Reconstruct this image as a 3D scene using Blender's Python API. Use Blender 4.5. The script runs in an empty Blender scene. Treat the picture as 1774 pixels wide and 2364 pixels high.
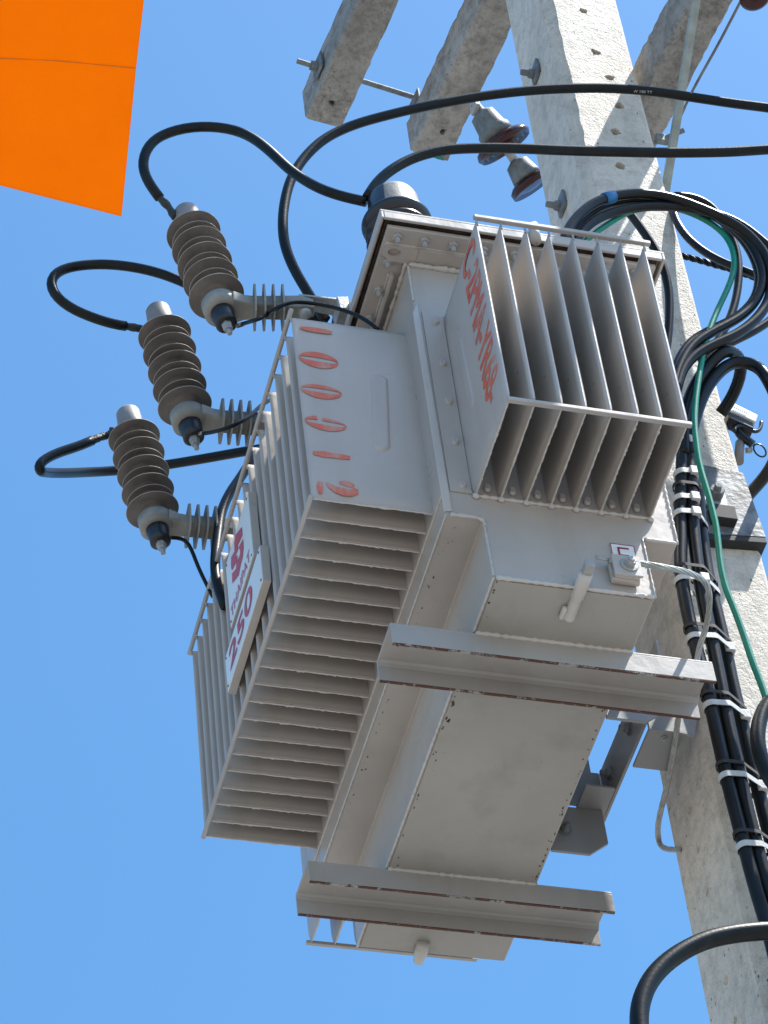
import bpy, bmesh, math, random
from mathutils import Vector, Matrix, Quaternion
random.seed(7)
PI = math.pi
scene = bpy.context.scene
COL = scene.collection

# ------------------------------------------------------------------ camera
cam_d = bpy.data.cameras.new('camera'); cam = bpy.data.objects.new('camera', cam_d); COL.objects.link(cam)
R3 = [[0.2469355, 0.7365711, 0.6296713], [0.9647828, -0.1260901, -0.2308582], [-0.0906482, 0.6645031, -0.7417672]]
cam.matrix_world = Matrix.Translation((3.30347, -1.33266, -3.29038)) @ Matrix(R3).to_4x4()
cam_d.sensor_fit = 'VERTICAL'; cam_d.sensor_height = 36.0
cam_d.lens = 7680.46 / 2364.0 * 36.0
cam_d.clip_start = 0.05; cam_d.clip_end = 3000
scene.camera = cam

# ------------------------------------------------------------------ sky and sun
SUN = Vector((0.19, 0.44, 1.0)).normalized()
w = bpy.data.worlds.new('World'); scene.world = w; w.use_nodes = True
nt = w.node_tree; bg = nt.nodes['Background']
sky = nt.nodes.new('ShaderNodeTexSky'); sky.sky_type = 'NISHITA'; sky.sun_disc = False
sky.sun_elevation = math.asin(SUN.z); sky.sun_rotation = math.atan2(SUN.x, SUN.y)
sky.air_density = 1.0; sky.dust_density = 1.2; sky.ozone_density = 8.0; sky.altitude = 0
hs = nt.nodes.new('ShaderNodeHueSaturation'); hs.inputs['Saturation'].default_value = 1.12; hs.inputs['Hue'].default_value = 0.488; nt.links.new(sky.outputs[0], hs.inputs['Color']); nt.links.new(hs.outputs[0], bg.inputs[0]); bg.inputs[1].default_value = 0.15
sd = bpy.data.lights.new('sun', 'SUN'); so = bpy.data.objects.new('sun', sd); COL.objects.link(so)
sd.energy = 5.0; sd.angle = math.radians(0.5); sd.color = (1.0, 0.96, 0.90)
so.rotation_euler = SUN.to_track_quat('Z', 'Y').to_euler(); so.location = (2, 4, 12)
scene.view_settings.view_transform = 'Standard'; scene.view_settings.look = 'None'
scene.view_settings.exposure = 0.8; scene.view_settings.gamma = 1.0; scene.view_settings.use_curve_mapping = False

# ------------------------------------------------------------------ materials
def mat(name): 
    m = bpy.data.materials.new(name); m.use_nodes = True
    return m, m.node_tree, m.node_tree.nodes['Principled BSDF']
def noise(nt, scale, detail=4, rough=0.55, vec=None, stretch=None):
    tc = nt.nodes.new('ShaderNodeTexCoord'); n = nt.nodes.new('ShaderNodeTexNoise')
    n.inputs['Scale'].default_value = scale; n.inputs['Detail'].default_value = detail; n.inputs['Roughness'].default_value = rough
    if stretch:
        mp = nt.nodes.new('ShaderNodeMapping'); mp.inputs['Scale'].default_value = stretch
        nt.links.new(tc.outputs['Object'], mp.inputs[0]); nt.links.new(mp.outputs[0], n.inputs['Vector'])
    else: nt.links.new(tc.outputs['Object'], n.inputs['Vector'])
    return n.outputs['Fac']
def ramp(nt, fac, stops):
    r = nt.nodes.new('ShaderNodeValToRGB'); cr = r.color_ramp
    while len(cr.elements) < len(stops): cr.elements.new(0.5)
    for e, (p, c) in zip(cr.elements, stops):
        e.position = p; e.color = (c[0], c[1], c[2], 1) if isinstance(c, (tuple, list)) else (c, c, c, 1)
    nt.links.new(fac, r.inputs[0]); return r.outputs[0]
def mix(nt, fac, a, b):
    m = nt.nodes.new('ShaderNodeMix'); m.data_type = 'RGBA'
    for s, v in ((m.inputs[0], fac), (m.inputs[6], a), (m.inputs[7], b)):
        if hasattr(v, 'node'): nt.links.new(v, s)
        elif isinstance(v, tuple): s.default_value = (*v, 1)
        else: s.default_value = v
    return m.outputs[2]
def math_(nt, op, a, b=None):
    m = nt.nodes.new('ShaderNodeMath'); m.operation = op
    for s, v in ((m.inputs[0], a), (m.inputs[1], b)):
        if v is None: continue
        if hasattr(v, 'node'): nt.links.new(v, s)
        else: s.default_value = v
    return m.outputs[0]
def bump(nt, b, h, strength, dist):
    n = nt.nodes.new('ShaderNodeBump'); n.inputs['Strength'].default_value = strength; n.inputs['Distance'].default_value = dist
    nt.links.new(h, n.inputs['Height']); nt.links.new(n.outputs[0], b.inputs['Normal'])

def paint_mat(name, base, rough=0.38, bstr=0.25, rust=0.0, grime=1.0):
    m, nt, b = mat(name)
    big = noise(nt, 3.0, 5, 0.6); fine = noise(nt, 60, 4); streak = noise(nt, 9, 5, 0.6, stretch=(1.0, 1.0, 0.12))
    lo = tuple(c*0.86 for c in base); hi = tuple(c*1.07 for c in base)
    c = ramp(nt, big, [(0.3, lo), (0.7, hi)])
    dirt = ramp(nt, streak, [(0.52, 0.0), (0.75, 0.30*grime)])
    c = mix(nt, dirt, c, (base[0]*0.62, base[1]*0.58, base[2]*0.50))
    spk = ramp(nt, noise(nt, 240, 2), [(0.72, 0.0), (0.78, 0.5*grime)])
    c = mix(nt, spk, c, (base[0]*0.4, base[1]*0.36, base[2]*0.3))
    if rust:
        rr = ramp(nt, noise(nt, 14, 8, 0.75), [(0.66-rust*0.1, 0.0), (0.70-rust*0.1, 1.0)])
        c = mix(nt, rr, c, (0.10, 0.035, 0.015))
    nt.links.new(c, b.inputs['Base Color'])
    rg = ramp(nt, noise(nt, 12, 4), [(0.3, rough-0.07), (0.7, rough+0.12)]); nt.links.new(rg, b.inputs['Roughness'])
    h = math_(nt, 'ADD', math_(nt, 'MULTIPLY', noise(nt, 22, 3), 0.8), math_(nt, 'MULTIPLY', fine, 0.25))
    bump(nt, b, h, bstr, 0.004)
    return m
M_PAINT = paint_mat('grey_paint', (0.462, 0.415, 0.366), rough=0.33)
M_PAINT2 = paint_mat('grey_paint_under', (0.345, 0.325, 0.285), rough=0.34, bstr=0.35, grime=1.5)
M_CHAN = paint_mat('grey_paint_channel', (0.385, 0.36, 0.33), rough=0.40, bstr=0.3, grime=1.2)
M_WELD = paint_mat('weld_bead_paint', (0.54, 0.505, 0.46), rough=0.35, bstr=1.0)
M_ROD = paint_mat('rail_paint', (0.40, 0.37, 0.34), rough=0.4)
M_BRACK = paint_mat('bracket_paint', (0.26, 0.255, 0.25), rough=0.4, bstr=0.2)

def rust_mat():
    m, nt, b = mat('rusty_edge')
    f = noise(nt, 14, 9, 0.82)
    c = ramp(nt, f, [(0.43, (0.33, 0.31, 0.28)), (0.47, (0.05, 0.026, 0.018)), (0.53, (0.13, 0.045, 0.025)), (0.57, (0.02, 0.016, 0.015)), (0.60, (0.33, 0.31, 0.28))])
    nt.links.new(c, b.inputs['Base Color']); b.inputs['Roughness'].default_value = 0.85
    bump(nt, b, noise(nt, 150, 4), 0.8, 0.002); return m
M_RUST = rust_mat()

def concrete_mat(name, a, bcol, spk=1.0, bstr=0.7, rusty=0.5, ro=0.9, sp=0.3):
    m, nt, b = mat(name)
    big = noise(nt, 5, 8, 0.65)
    c = ramp(nt, big, [(0.3, a), (0.7, bcol)])
    blot = ramp(nt, noise(nt, 26, 6, 0.7), [(0.35, 0.55), (0.55, 0.0)])
    c = mix(nt, math_(nt, 'MULTIPLY', blot, spk), c, tuple(v*0.45 for v in a))
    st = ramp(nt, noise(nt, 16, 5, 0.65, stretch=(1, 1, 0.18)), [(0.55, 0.0), (0.8, 0.35)])
    c = mix(nt, st, c, tuple(v*0.6 for v in (a[0], a[1]*0.95, a[2]*0.8)))
    vo = nt.nodes.new('ShaderNodeTexVoronoi'); tc = nt.nodes.new('ShaderNodeTexCoord'); vo.inputs['Scale'].default_value = 70
    mp = nt.nodes.new('ShaderNodeMapping'); mp.inputs['Scale'].default_value = (1, 1, 0.45)
    nt.links.new(tc.outputs['Object'], mp.inputs[0]); nt.links.new(mp.outputs[0], vo.inputs['Vector'])
    pit = ramp(nt, vo.outputs['Distance'], [(0.07, 1.0), (0.13, 0.0)])
    pitm = math_(nt, 'MULTIPLY', pit, ramp(nt, noise(nt, 11, 2), [(0.5, 0.0), (0.6, 0.9)]))
    c = mix(nt, pitm, c, (0.05, 0.045, 0.04))
    if rusty:
        rr = ramp(nt, noise(nt, 7, 6, 0.7), [(0.62, 0.0), (0.74, rusty)])
        c = mix(nt, rr, c, (0.33, 0.14, 0.07))
    nt.links.new(c, b.inputs['Base Color']); b.inputs['Roughness'].default_value = ro
    b.inputs['Specular IOR Level'].default_value = sp
    fine = math_(nt, 'MULTIPLY', ramp(nt, noise(nt, 95, 7, 0.75), [(0.36, 0.8), (0.50, 0.0)]), ramp(nt, noise(nt, 3.5, 4), [(0.35, 0.15), (0.65, 1.0)]))
    st2 = ramp(nt, noise(nt, 10, 4, 0.6, stretch=(1, 1, 0.04)), [(0.56, 0.0), (0.72, 0.30)]); c = mix(nt, st2, c, (a[0]*0.50, a[1]*0.47, a[2]*0.40))
    c = mix(nt, math_(nt, 'MULTIPLY', fine, spk), c, tuple(v*0.5 for v in a)); nt.links.new(c, b.inputs['Base Color'])
    h = math_(nt, 'ADD', math_(nt, 'MULTIPLY', noise(nt, 48, 7, 0.75), 1.0), math_(nt, 'MULTIPLY', noise(nt, 160, 4), 0.45))
    h = math_(nt, 'SUBTRACT', h, math_(nt, 'MULTIPLY', pitm, 0.8))
    bump(nt, b, h, bstr, 0.006)
    return m
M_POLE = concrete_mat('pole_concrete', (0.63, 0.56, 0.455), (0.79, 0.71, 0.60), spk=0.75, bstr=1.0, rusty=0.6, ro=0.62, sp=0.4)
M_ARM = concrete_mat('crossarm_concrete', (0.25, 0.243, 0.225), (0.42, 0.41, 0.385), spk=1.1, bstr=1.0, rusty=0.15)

def simple(name, col, rough=0.5, metal=0.0, bs=0.0, scale=30, var=0.15, spec=0.5, stretch=None, trans=0):
    m, nt, b = mat(name)
    c = ramp(nt, noise(nt, scale, 5, 0.6, stretch=stretch), [(0.3, tuple(v*(1-var) for v in col)), (0.7, tuple(min(1, v*(1+var)) for v in col))])
    nt.links.new(c, b.inputs['Base Color']); b.inputs['Roughness'].default_value = rough; b.inputs['Metallic'].default_value = metal
    b.inputs['Specular IOR Level'].default_value = spec
    if bs: bump(nt, b, noise(nt, scale*4, 4), bs, 0.002)
    return m
M_CABLE = simple('black_cable', (0.008, 0.010, 0.010), 0.36, 0, 0.15, 40, 0.35, 0.22)
M_CABLE2 = simple('black_conductor', (0.010, 0.010, 0.010), 0.32, 0, 0.1, 20, 0.3, 0.25)
M_TAPE = simple('black_tape', (0.02, 0.022, 0.022), 0.55, 0, 0.9, 60, 0.4)
M_GREEN = simple('green_cable', (0.0, 0.20, 0.12), 0.38, 0, 0.1, 30, 0.15)
M_BLUE = simple('blue_tape', (0.02, 0.16, 0.38), 0.45)
M_GALV = simple('galvanised_steel', (0.38, 0.40, 0.40), 0.55, 0.35, 0.5, 35, 0.3)
M_GALVI = simple('dull_zinc_cap', (0.15, 0.165, 0.165), 0.6, 0.1, 0.4, 45, 0.3)
M_GALVP = simple('brushed_zinc_plate', (0.15, 0.16, 0.165), 0.55, 0.1, 0.8, 18, 0.75)
M_GALVD = simple('weathered_galvanised', (0.17, 0.18, 0.18), 0.65, 0.2, 0.6, 25, 0.55)
M_BRACE = simple('pale_green_galvanised', (0.30, 0.34, 0.32), 0.6, 0.2, 0.4, 30, 0.2)
M_BAND = simple('white_steel_band', (0.50, 0.50, 0.48), 0.45, 0.0, 0.3, 50, 0.12)
M_POLY = simple('arrester_polymer', (0.135, 0.118, 0.104), 0.62, 0, 0.25, 18, 0.28)
M_POLYE = simple('arrester_rim', (0.34, 0.31, 0.27), 0.6, 0, 0.2, 30, 0.2)
M_CAP = simple('grey_plastic_cap', (0.24, 0.22, 0.205), 0.5, 0, 0.2, 40, 0.12)
M_ARMP = simple('arrester_arm_plastic', (0.25, 0.25, 0.225), 0.6, 0, 0.2, 25, 0.2)
M_BLACKP = simple('black_plastic', (0.014, 0.016, 0.02), 0.3)
M_PORC = simple('brown_porcelain', (0.040, 0.010, 0.009), 0.16, 0, 0, 10, 0.2, 0.35)
M_BUSHC = simple('bushing_cover', (0.17, 0.165, 0.155), 0.55, 0, 0.4, 30, 0.25)
M_BOLT = simple('painted_bolt', (0.36, 0.35, 0.33), 0.4, 0, 0.4, 60, 0.15)
M_STEEL = simple('dull_wire', (0.42, 0.43, 0.40), 0.5, 0.4, 0.2, 60, 0.25)
M_PLATE = simple('name_plate_enamel', (0.72, 0.73, 0.70), 0.35, 0, 0.05, 8, 0.04)
M_REDP = simple('plate_red', (0.50, 0.07, 0.09), 0.45, 0, 0, 10, 0.1)
M_REDE = simple('sign_red', (0.25, 0.01, 0.05), 0.45)
M_WHITE = simple('white_plastic', (0.75, 0.75, 0.72), 0.5)
M_DARK = simple('dark_gasket', (0.02, 0.02, 0.02), 0.7)
M_SLOT = simple('rusty_lid_gap', (0.06, 0.04, 0.03), 0.8, 0, 0.5, 50, 0.6)
M_TEAL = simple('green_paint_smear', (0.0, 0.22, 0.13), 0.6)
M_PRINT = simple('cable_print', (0.45, 0.45, 0.42), 0.6)
def stencil_mat():
    m, nt, b = mat('red_stencil')
    f = noise(nt, 40, 4, 0.6, stretch=(1, 1, 0.5))
    c = ramp(nt, f, [(0.30, (0.66, 0.10, 0.045)), (0.5, (0.62, 0.13, 0.06)), (0.70, (0.52, 0.26, 0.19))])
    nt.links.new(c, b.inputs['Base Color']); b.inputs['Roughness'].default_value = 0.45; return m
M_STEN = stencil_mat()
def orange_mat():
    m, nt, b = mat('orange_sheet')
    out = nt.nodes['Material Output']
    c = ramp(nt, noise(nt, 9, 8, 0.8), [(0.3, (0.73, 0.272, 0.0)), (0.5, (0.755, 0.285, 0.0)), (0.7, (0.765, 0.297, 0.0))])
    spot = ramp(nt, noise(nt, 5.3, 3), [(0.66, 0.0), (0.80, 0.35)])
    c = mix(nt, spot, c, (0.60, 0.20, 0.02))
    wv = ramp(nt, noise(nt, 420, 2), [(0.40, 0.10), (0.55, 0.0)]); c = mix(nt, wv, c, (0.60, 0.19, 0.0))
    nt.links.new(c, b.inputs['Base Color']); b.inputs['Roughness'].default_value = 0.6; b.inputs['Specular IOR Level'].default_value = 0.1
    tr = nt.nodes.new('ShaderNodeBsdfTranslucent'); nt.links.new(c, tr.inputs[0])
    mx = nt.nodes.new('ShaderNodeMixShader'); mx.inputs[0].default_value = 0.6
    nt.links.new(b.outputs[0], mx.inputs[1]); nt.links.new(tr.outputs[0], mx.inputs[2]); nt.links.new(mx.outputs[0], out.inputs[0])
    bump(nt, b, noise(nt, 40, 3), 0.1, 0.003); return m
M_ORANGE = orange_mat()
def ground_mat():
    m, nt, b = mat('pale_ground')
    c = ramp(nt, noise(nt, 0.4, 8, 0.65), [(0.3, (0.185, 0.176, 0.162)), (0.7, (0.25, 0.238, 0.22))])
    nt.links.new(c, b.inputs['Base Color']); b.inputs['Roughness'].default_value = 0.95; return m

# ------------------------------------------------------------------ object helpers
def tag(o, label=None, cat=None, group=None, kind=None):
    if label: o['label'] = label
    if cat: o['category'] = cat
    if group: o['group'] = group
    if kind: o['kind'] = kind
    return o
def empty(name, loc, label, cat, group=None):
    o = bpy.data.objects.new(name, None); COL.objects.link(o); o.location = loc; o.empty_display_size = 0.05
    o.matrix_world = Matrix.Translation(loc)
    return tag(o, label, cat, group)
def link(name, me, m, parent=None, smooth=False, bevel=0, world=True, seg=2):
    o = bpy.data.objects.new(name, me); COL.objects.link(o)
    if m and len(me.materials) == 0: me.materials.append(m)
    if smooth: 
        for p in me.polygons: p.use_smooth = True
    if bevel:
        md = o.modifiers.new('bevel', 'BEVEL'); md.width = bevel; md.segments = seg; md.limit_method = 'ANGLE'; md.angle_limit = math.radians(35)
        md.harden_normals = False
        for p in me.polygons: p.use_smooth = False
    if parent:
        o.parent = parent
        if world: o.matrix_parent_inverse = parent_world(parent).inverted()
    return o
def parent_world(p):
    # every parent here is either a root empty (translation/rotation) or a child whose own basis is identity
    if p.parent is None: return p.matrix_basis.copy()
    return parent_world(p.parent) @ p.matrix_parent_inverse @ p.matrix_basis
def mesh(name, vs, fs):
    me = bpy.data.meshes.new(name); me.from_pydata([tuple(v) for v in vs], [], fs)
    bm = bmesh.new(); bm.from_mesh(me); bmesh.ops.recalc_face_normals(bm, faces=bm.faces); bm.to_mesh(me); bm.free(); me.update(); return me
class MB:
    def __init__(s): s.v = []; s.f = []
    def add(s, vs, fs):
        n = len(s.v); s.v += [Vector(v) for v in vs]; s.f += [tuple(i+n for i in f) for f in fs]; return s
    def box(s, a, b):
        x0, y0, z0 = a; x1, y1, z1 = b
        return s.add([(x0,y0,z0),(x1,y0,z0),(x1,y1,z0),(x0,y1,z0),(x0,y0,z1),(x1,y0,z1),(x1,y1,z1),(x0,y1,z1)],
                     [(0,3,2,1),(4,5,6,7),(0,1,5,4),(1,2,6,5),(2,3,7,6),(3,0,4,7)])
    def prism(s, poly, vec):                       # polygon of 3D points pushed along vec
        n = len(poly); v = Vector(vec); P = [Vector(p) for p in poly]
        return s.add(P + [p+v for p in P], [tuple(range(n))[::-1], tuple(range(n, 2*n))] + [(i, (i+1) % n, n+(i+1) % n, n+i) for i in range(n)])
    def cyl(s, a, b, r, r2=None, n=16, cap=True):
        a, b = Vector(a), Vector(b); d = (b-a).normalized(); q = d.to_track_quat('Z', 'Y'); r2 = r if r2 is None else r2
        vs = [a + q @ Vector((r*math.cos(2*PI*i/n), r*math.sin(2*PI*i/n), 0)) for i in range(n)] + [b + q @ Vector((r2*math.cos(2*PI*i/n), r2*math.sin(2*PI*i/n), 0)) for i in range(n)]
        fs = [(i, (i+1) % n, n+(i+1) % n, n+i) for i in range(n)]
        if cap: fs += [tuple(range(n))[::-1], tuple(range(n, 2*n))]
        return s.add(vs, fs)
    def lathe(s, a, d, prof, n=32):                # prof = [(h, r)], axis from a along d
        a = Vector(a); q = Vector(d).normalized().to_track_quat('Z', 'Y'); m = len(prof)
        vs = [a + q @ Vector((r*math.cos(2*PI*i/n), r*math.sin(2*PI*i/n), h)) for h, r in prof for i in range(n)]
        fs = [(k*n+i, k*n+(i+1) % n, (k+1)*n+(i+1) % n, (k+1)*n+i) for k in range(m-1) for i in range(n)]
        fs += [tuple(range(n))[::-1], tuple(range((m-1)*n, m*n))]
        return s.add(vs, fs)
    def tube(s, pts, r, n=10, cap=True):
        P = [Vector(p) for p in pts]; m = len(P); rings = []; t0 = (P[1]-P[0]).normalized(); q = t0.to_track_quat('Z', 'Y'); nrm = q @ Vector((1, 0, 0))
        for i in range(m):
            t = (P[min(i+1, m-1)] - P[max(i-1, 0)]).normalized(); nrm = (nrm - t*nrm.dot(t)).normalized(); bn = t.cross(nrm)
            rr = r(i/(m-1)) if callable(r) else r
            rings += [P[i] + nrm*rr*math.cos(2*PI*k/n) + bn*rr*math.sin(2*PI*k/n) for k in range(n)]
        fs = [(i*n+k, i*n+(k+1) % n, (i+1)*n+(k+1) % n, (i+1)*n+k) for i in range(m-1) for k in range(n)]
        if cap: fs += [tuple(range(n))[::-1], tuple(range((m-1)*n, m*n))]
        return s.add(rings, fs)
    def mesh(s, name): return mesh(name, s.v, s.f)
    def make(s, name, m, parent=None, smooth=False, bevel=0, seg=2): return link(name, s.mesh(name), m, parent, smooth, bevel, seg=seg)
def smooth_path(pts, step=0.012):
    P = [Vector(p) for p in pts]; out = []
    Q = [P[0]*2-P[1]] + P + [P[-1]*2-P[-2]]
    for i in range(1, len(Q)-2):
        a, b, c, d = Q[i-1], Q[i], Q[i+1], Q[i+2]
        # centripetal parametrisation keeps the curve from kinking
        t0 = 0; t1 = t0+max((b-a).length, 1e-5)**0.5; t2 = t1+max((c-b).length, 1e-5)**0.5; t3 = t2+max((d-c).length, 1e-5)**0.5
        n = max(2, int((c-b).length/step))
        for k in range(n):
            t = t1+(t2-t1)*k/n
            A1 = a*((t1-t)/(t1-t0))+b*((t-t0)/(t1-t0)); A2 = b*((t2-t)/(t2-t1))+c*((t-t1)/(t2-t1)); A3 = c*((t3-t)/(t3-t2))+d*((t-t2)/(t3-t2))
            B1 = A1*((t2-t)/(t2-t0))+A2*((t-t0)/(t2-t0)); B2 = A2*((t3-t)/(t3-t1))+A3*((t-t1)/(t3-t1))
            out.append(B1*((t2-t)/(t2-t1))+B2*((t-t1)/(t2-t1)))
    out.append(P[-1])
    for _ in range(3):                             # light relaxation
        o2 = [out[0]] + [(out[i-1]+out[i]*2+out[i+1])/4 for i in range(1, len(out)-1)] + [out[-1]]; out = o2
    return out
def cable(name, pts, r, m, label, cat='cable', group=None, parent=None, n=14):
    sp = smooth_path(pts); o = MB().tube(sp, r, n).make(name, m, parent, smooth=True)
    if parent is None: tag(o, label, cat, group)
    return o, sp
def extend(pts, start=0.0, end=0.0, down=False):
    # carry a run on past the edge of the picture so that it does not stop in mid air
    P = [Vector(p) for p in pts]
    if start: d = (P[0]-P[2]).normalized(); P = [P[0]+d*start+Vector((0, 0, 0.03*start*start)), P[0]+d*start*0.5+Vector((0, 0, 0.01*start))] + P
    if end:
        d = (P[-1]-P[-3]).normalized()
        if down: P += [Vector((P[-1].x, P[-1].y, P[-1].z-0.4)), Vector((P[-1].x, P[-1].y+0.005, P[-1].z-1.8)), Vector((P[-1].x-0.005, P[-1].y+0.01, -4.89))]
        else: P += [P[-1]+d*end*0.5, P[-1]+d*end]
    return P
def twisted(mb, pts, R, r, strands=5, pitch=0.05, n=6):
    sp = smooth_path(pts, 0.006); L = 0; nrm = (sp[1]-sp[0]).normalized().to_track_quat('Z', 'Y') @ Vector((1, 0, 0)); fr = []
    for i in range(len(sp)):
        t = (sp[min(i+1, len(sp)-1)]-sp[max(i-1, 0)]).normalized(); nrm = (nrm-t*nrm.dot(t)).normalized()
        if i: L += (sp[i]-sp[i-1]).length
        fr.append((sp[i], nrm.copy(), t.cross(nrm), L))
    for s in range(strands):
        a0 = 2*PI*s/strands
        mb.tube([p + (u*math.cos(a0+2*PI*l/pitch) + v*math.sin(a0+2*PI*l/pitch))*R for p, u, v, l in fr], r, n)
    return mb
def bolt(parent, p, d, rh=0.011, h=0.009, rt=0.006, tip=0.012, m=None, washer=None, name='bolt'):
    d = Vector(d).normalized(); p = Vector(p); mb = MB()
    if washer: mb.cyl(p, p+d*0.003, washer, n=20); p = p+d*0.003
    mb.cyl(p, p+d*h, rh, rh*0.97, n=6); mb.cyl(p+d*(h-0.0005), p+d*(h+tip), rt, rt*0.85, n=12)
    return mb.make(name, m or M_BOLT, parent, bevel=0.0008, seg=1)
def weld(pts, r, parent, name='weld_bead', m=None, amp=0.35):
    sp = smooth_path(pts, 0.005) if len(pts) > 2 else [Vector(pts[0]).lerp(Vector(pts[1]), i/max(8, int((Vector(pts[1])-Vector(pts[0])).length/0.005))) for i in range(max(8, int((Vector(pts[1])-Vector(pts[0])).length/0.005))+1)]
    rs = [r*(1+random.uniform(-amp, amp)*0.7+0.2*math.sin(i*1.9)) for i in range(len(sp))]
    k = len(sp)-1
    return MB().tube(sp, lambda t: rs[int(round(t*k))], 8).make(name, m or M_WELD, parent, smooth=True)
def frame(o, xax, yax):                            # basis matrix from two axes
    X = Vector(xax).normalized(); Y = Vector(yax); Y = (Y - X*Y.dot(X)).normalized(); Z = X.cross(Y)
    return Matrix(((X.x, Y.x, Z.x, o[0]), (X.y, Y.y, Z.y, o[1]), (X.z, Y.z, Z.z, o[2]), (0, 0, 0, 1)))
def text(name, s, M4, w_, h_, m, parent, bold=0.0, depth=0.0004):
    cu = bpy.data.curves.new(name, 'FONT'); cu.body = s; cu.size = 1; cu.offset = bold; cu.extrude = 0.0
    ob = bpy.data.objects.new(name, cu); COL.objects.link(ob)
    dg = bpy.context.evaluated_depsgraph_get(); me = bpy.data.meshes.new_from_object(ob.evaluated_get(dg)); COL.objects.unlink(ob); bpy.data.objects.remove(ob)
    xs = [v.co.x for v in me.vertices]; ys = [v.co.y for v in me.vertices]
    for v in me.vertices:
        v.co = M4 @ Vector(((v.co.x-min(xs))/(max(xs)-min(xs))*w_, (v.co.y-min(ys))/(max(ys)-min(ys))*h_, depth))
    me.update(); me.materials.clear()
    return link(name, me, m, parent)
def ribbon(mb, M4, pts, ws, d=0.0004):
    n = len(pts); vs = []
    for i in range(n):
        t = Vector(pts[min(i+1, n-1)]) - Vector(pts[max(i-1, 0)]); t = Vector((t.x, t.y)).normalized(); q = Vector((-t.y, t.x)); p = Vector(pts[i][:2])
        vs += [M4 @ Vector((*(p+q*ws[i]/2), d)), M4 @ Vector((*(p-q*ws[i]/2), d))]
    mb.add(vs, [(2*i, 2*i+1, 2*i+3, 2*i+2) for i in range(n-1)])
def uv_path(mb, poly): mb.add(poly, [tuple(range(len(poly)))])

# ------------------------------------------------------------------ ground
g = MB().add([(-600,-600,-4.9),(600,-600,-4.9),(600,600,-4.9),(-600,600,-4.9)], [(0,1,2,3)]).make('ground', ground_mat()); tag(g, kind='structure')

# ------------------------------------------------------------------ concrete pole
def lerp(a, b, t): return a+(b-a)*t
def pole_x0(z): return -0.856 + (z-0.358)*(0.056/3.152)
def pole_x1(z): return -0.640 + (z-0.2)*(0.028/3.03)
def pole_y1(z): return 0.862 - (z-0.9)*0.0075
PX1 = -0.618
def ring(z):
    x0, x1, y0, y1, c = pole_x0(z), pole_x1(z)+0.022, 0.66, pole_y1(z), 0.022
    return [(x0+c, y1, z), (x0, y1-c, z), (x0, y0+c*0.3, z), (x0+c*0.3, y0, z), (x1-c, y0, z), (x1, y0+c, z), (x1, y1-c*0.4, z), (x1-c*0.4, y1, z)]
pole = empty('power_pole', (-0.72, 0.76, -4.9), 'square concrete power pole with cast holes behind the transformer', 'pole')
mb = MB(); zs = [-4.9] + [i*0.04 for i in range(-20, 140)]
rp = random.Random(5)
for z in zs:
    for k_, p in enumerate(ring(z)):
        j_ = 0.0028 if k_ in (4, 5) else 0.0012
        mb.v.append(Vector(p)+Vector((rp.uniform(-j_, j_)*(k_ == 4), rp.uniform(-j_, j_)*(k_ in (5, 6)), 0)))
for k in range(len(zs)-1):
    for i in range(8): mb.f.append((k*8+i, k*8+(i+1) % 8, (k+1)*8+(i+1) % 8, (k+1)*8+i))
mb.f.append(tuple(range(8))); mb.f.append(tuple(range((len(zs)-1)*8, len(zs)*8)))
shaft = mb.make('shaft', M_POLE, pole)
def carve(o, cuts):
    bm_ = MB()
    for a, b, r in cuts:
        n0 = len(bm_.v); A_, B_ = Vector(a), Vector(b); bm_.cyl(A_, B_, r*1.25, r*0.75, n=11); jt = [random.uniform(0.72, 1.3) for _ in range(11)]
        for k in range(22):
            c = A_ if k < 11 else B_; bm_.v[n0+k] = c+(bm_.v[n0+k]-c)*jt[k % 11]
    co = bm_.make('cut', None)
    md = o.modifiers.new('holes', 'BOOLEAN'); md.object = co; md.operation = 'DIFFERENCE'; md.solver = 'EXACT'
    dg = bpy.context.evaluated_depsgraph_get(); me = bpy.data.meshes.new_from_object(o.evaluated_get(dg)); o.modifiers.remove(md)
    o.data = me; bpy.data.objects.remove(co)
cuts = []
for p in ((-0.5900, 0.7510, 3.1741), (-0.5900, 0.7567, 3.0091), (-0.5900, 0.7780, 2.9137), (-0.6000, 0.7843, 2.8048), (-0.6000, 0.7591, 2.6976), (-0.6000, 0.7509, 2.5695), (-0.6100, 0.8345, 1.4868)):
    v = Vector(p); cuts.append((v+Vector((0.03, 0, 0)), v-Vector((0.040, 0, 0.004)), 0.0115))
for p in ((-0.7486, 0.6600, 0.7708), (-0.7479, 0.6600, 0.6746), (-0.7512, 0.6600, 0.5731), (-0.7530, 0.6600, 0.3725), (-0.7504, 0.6600, 0.2802)):
    v = Vector(p); cuts.append((v-Vector((0, 0.006, 0)), v+Vector((0, 0.006, 0)), 0.010))
carve(shaft, cuts)

# bolts with square washers on the pole's near face
for p, r in (((-0.7280, 0.6600, 3.0681), 1), ((-0.7423, 0.6600, 2.5743), 1)):
    v = Vector(p)
    MB().box((v.x-0.003, 0.652, v.z-0.026), (v.x+0.040, 0.6585, v.z+0.026)).make('washer_plate', M_GALVD, pole, bevel=0.001)
    bolt(pole, (v.x+0.012, 0.6525, v.z), (0, -1, 0), 0.013, 0.011, 0.008, 0.020, M_GALVD)

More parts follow.
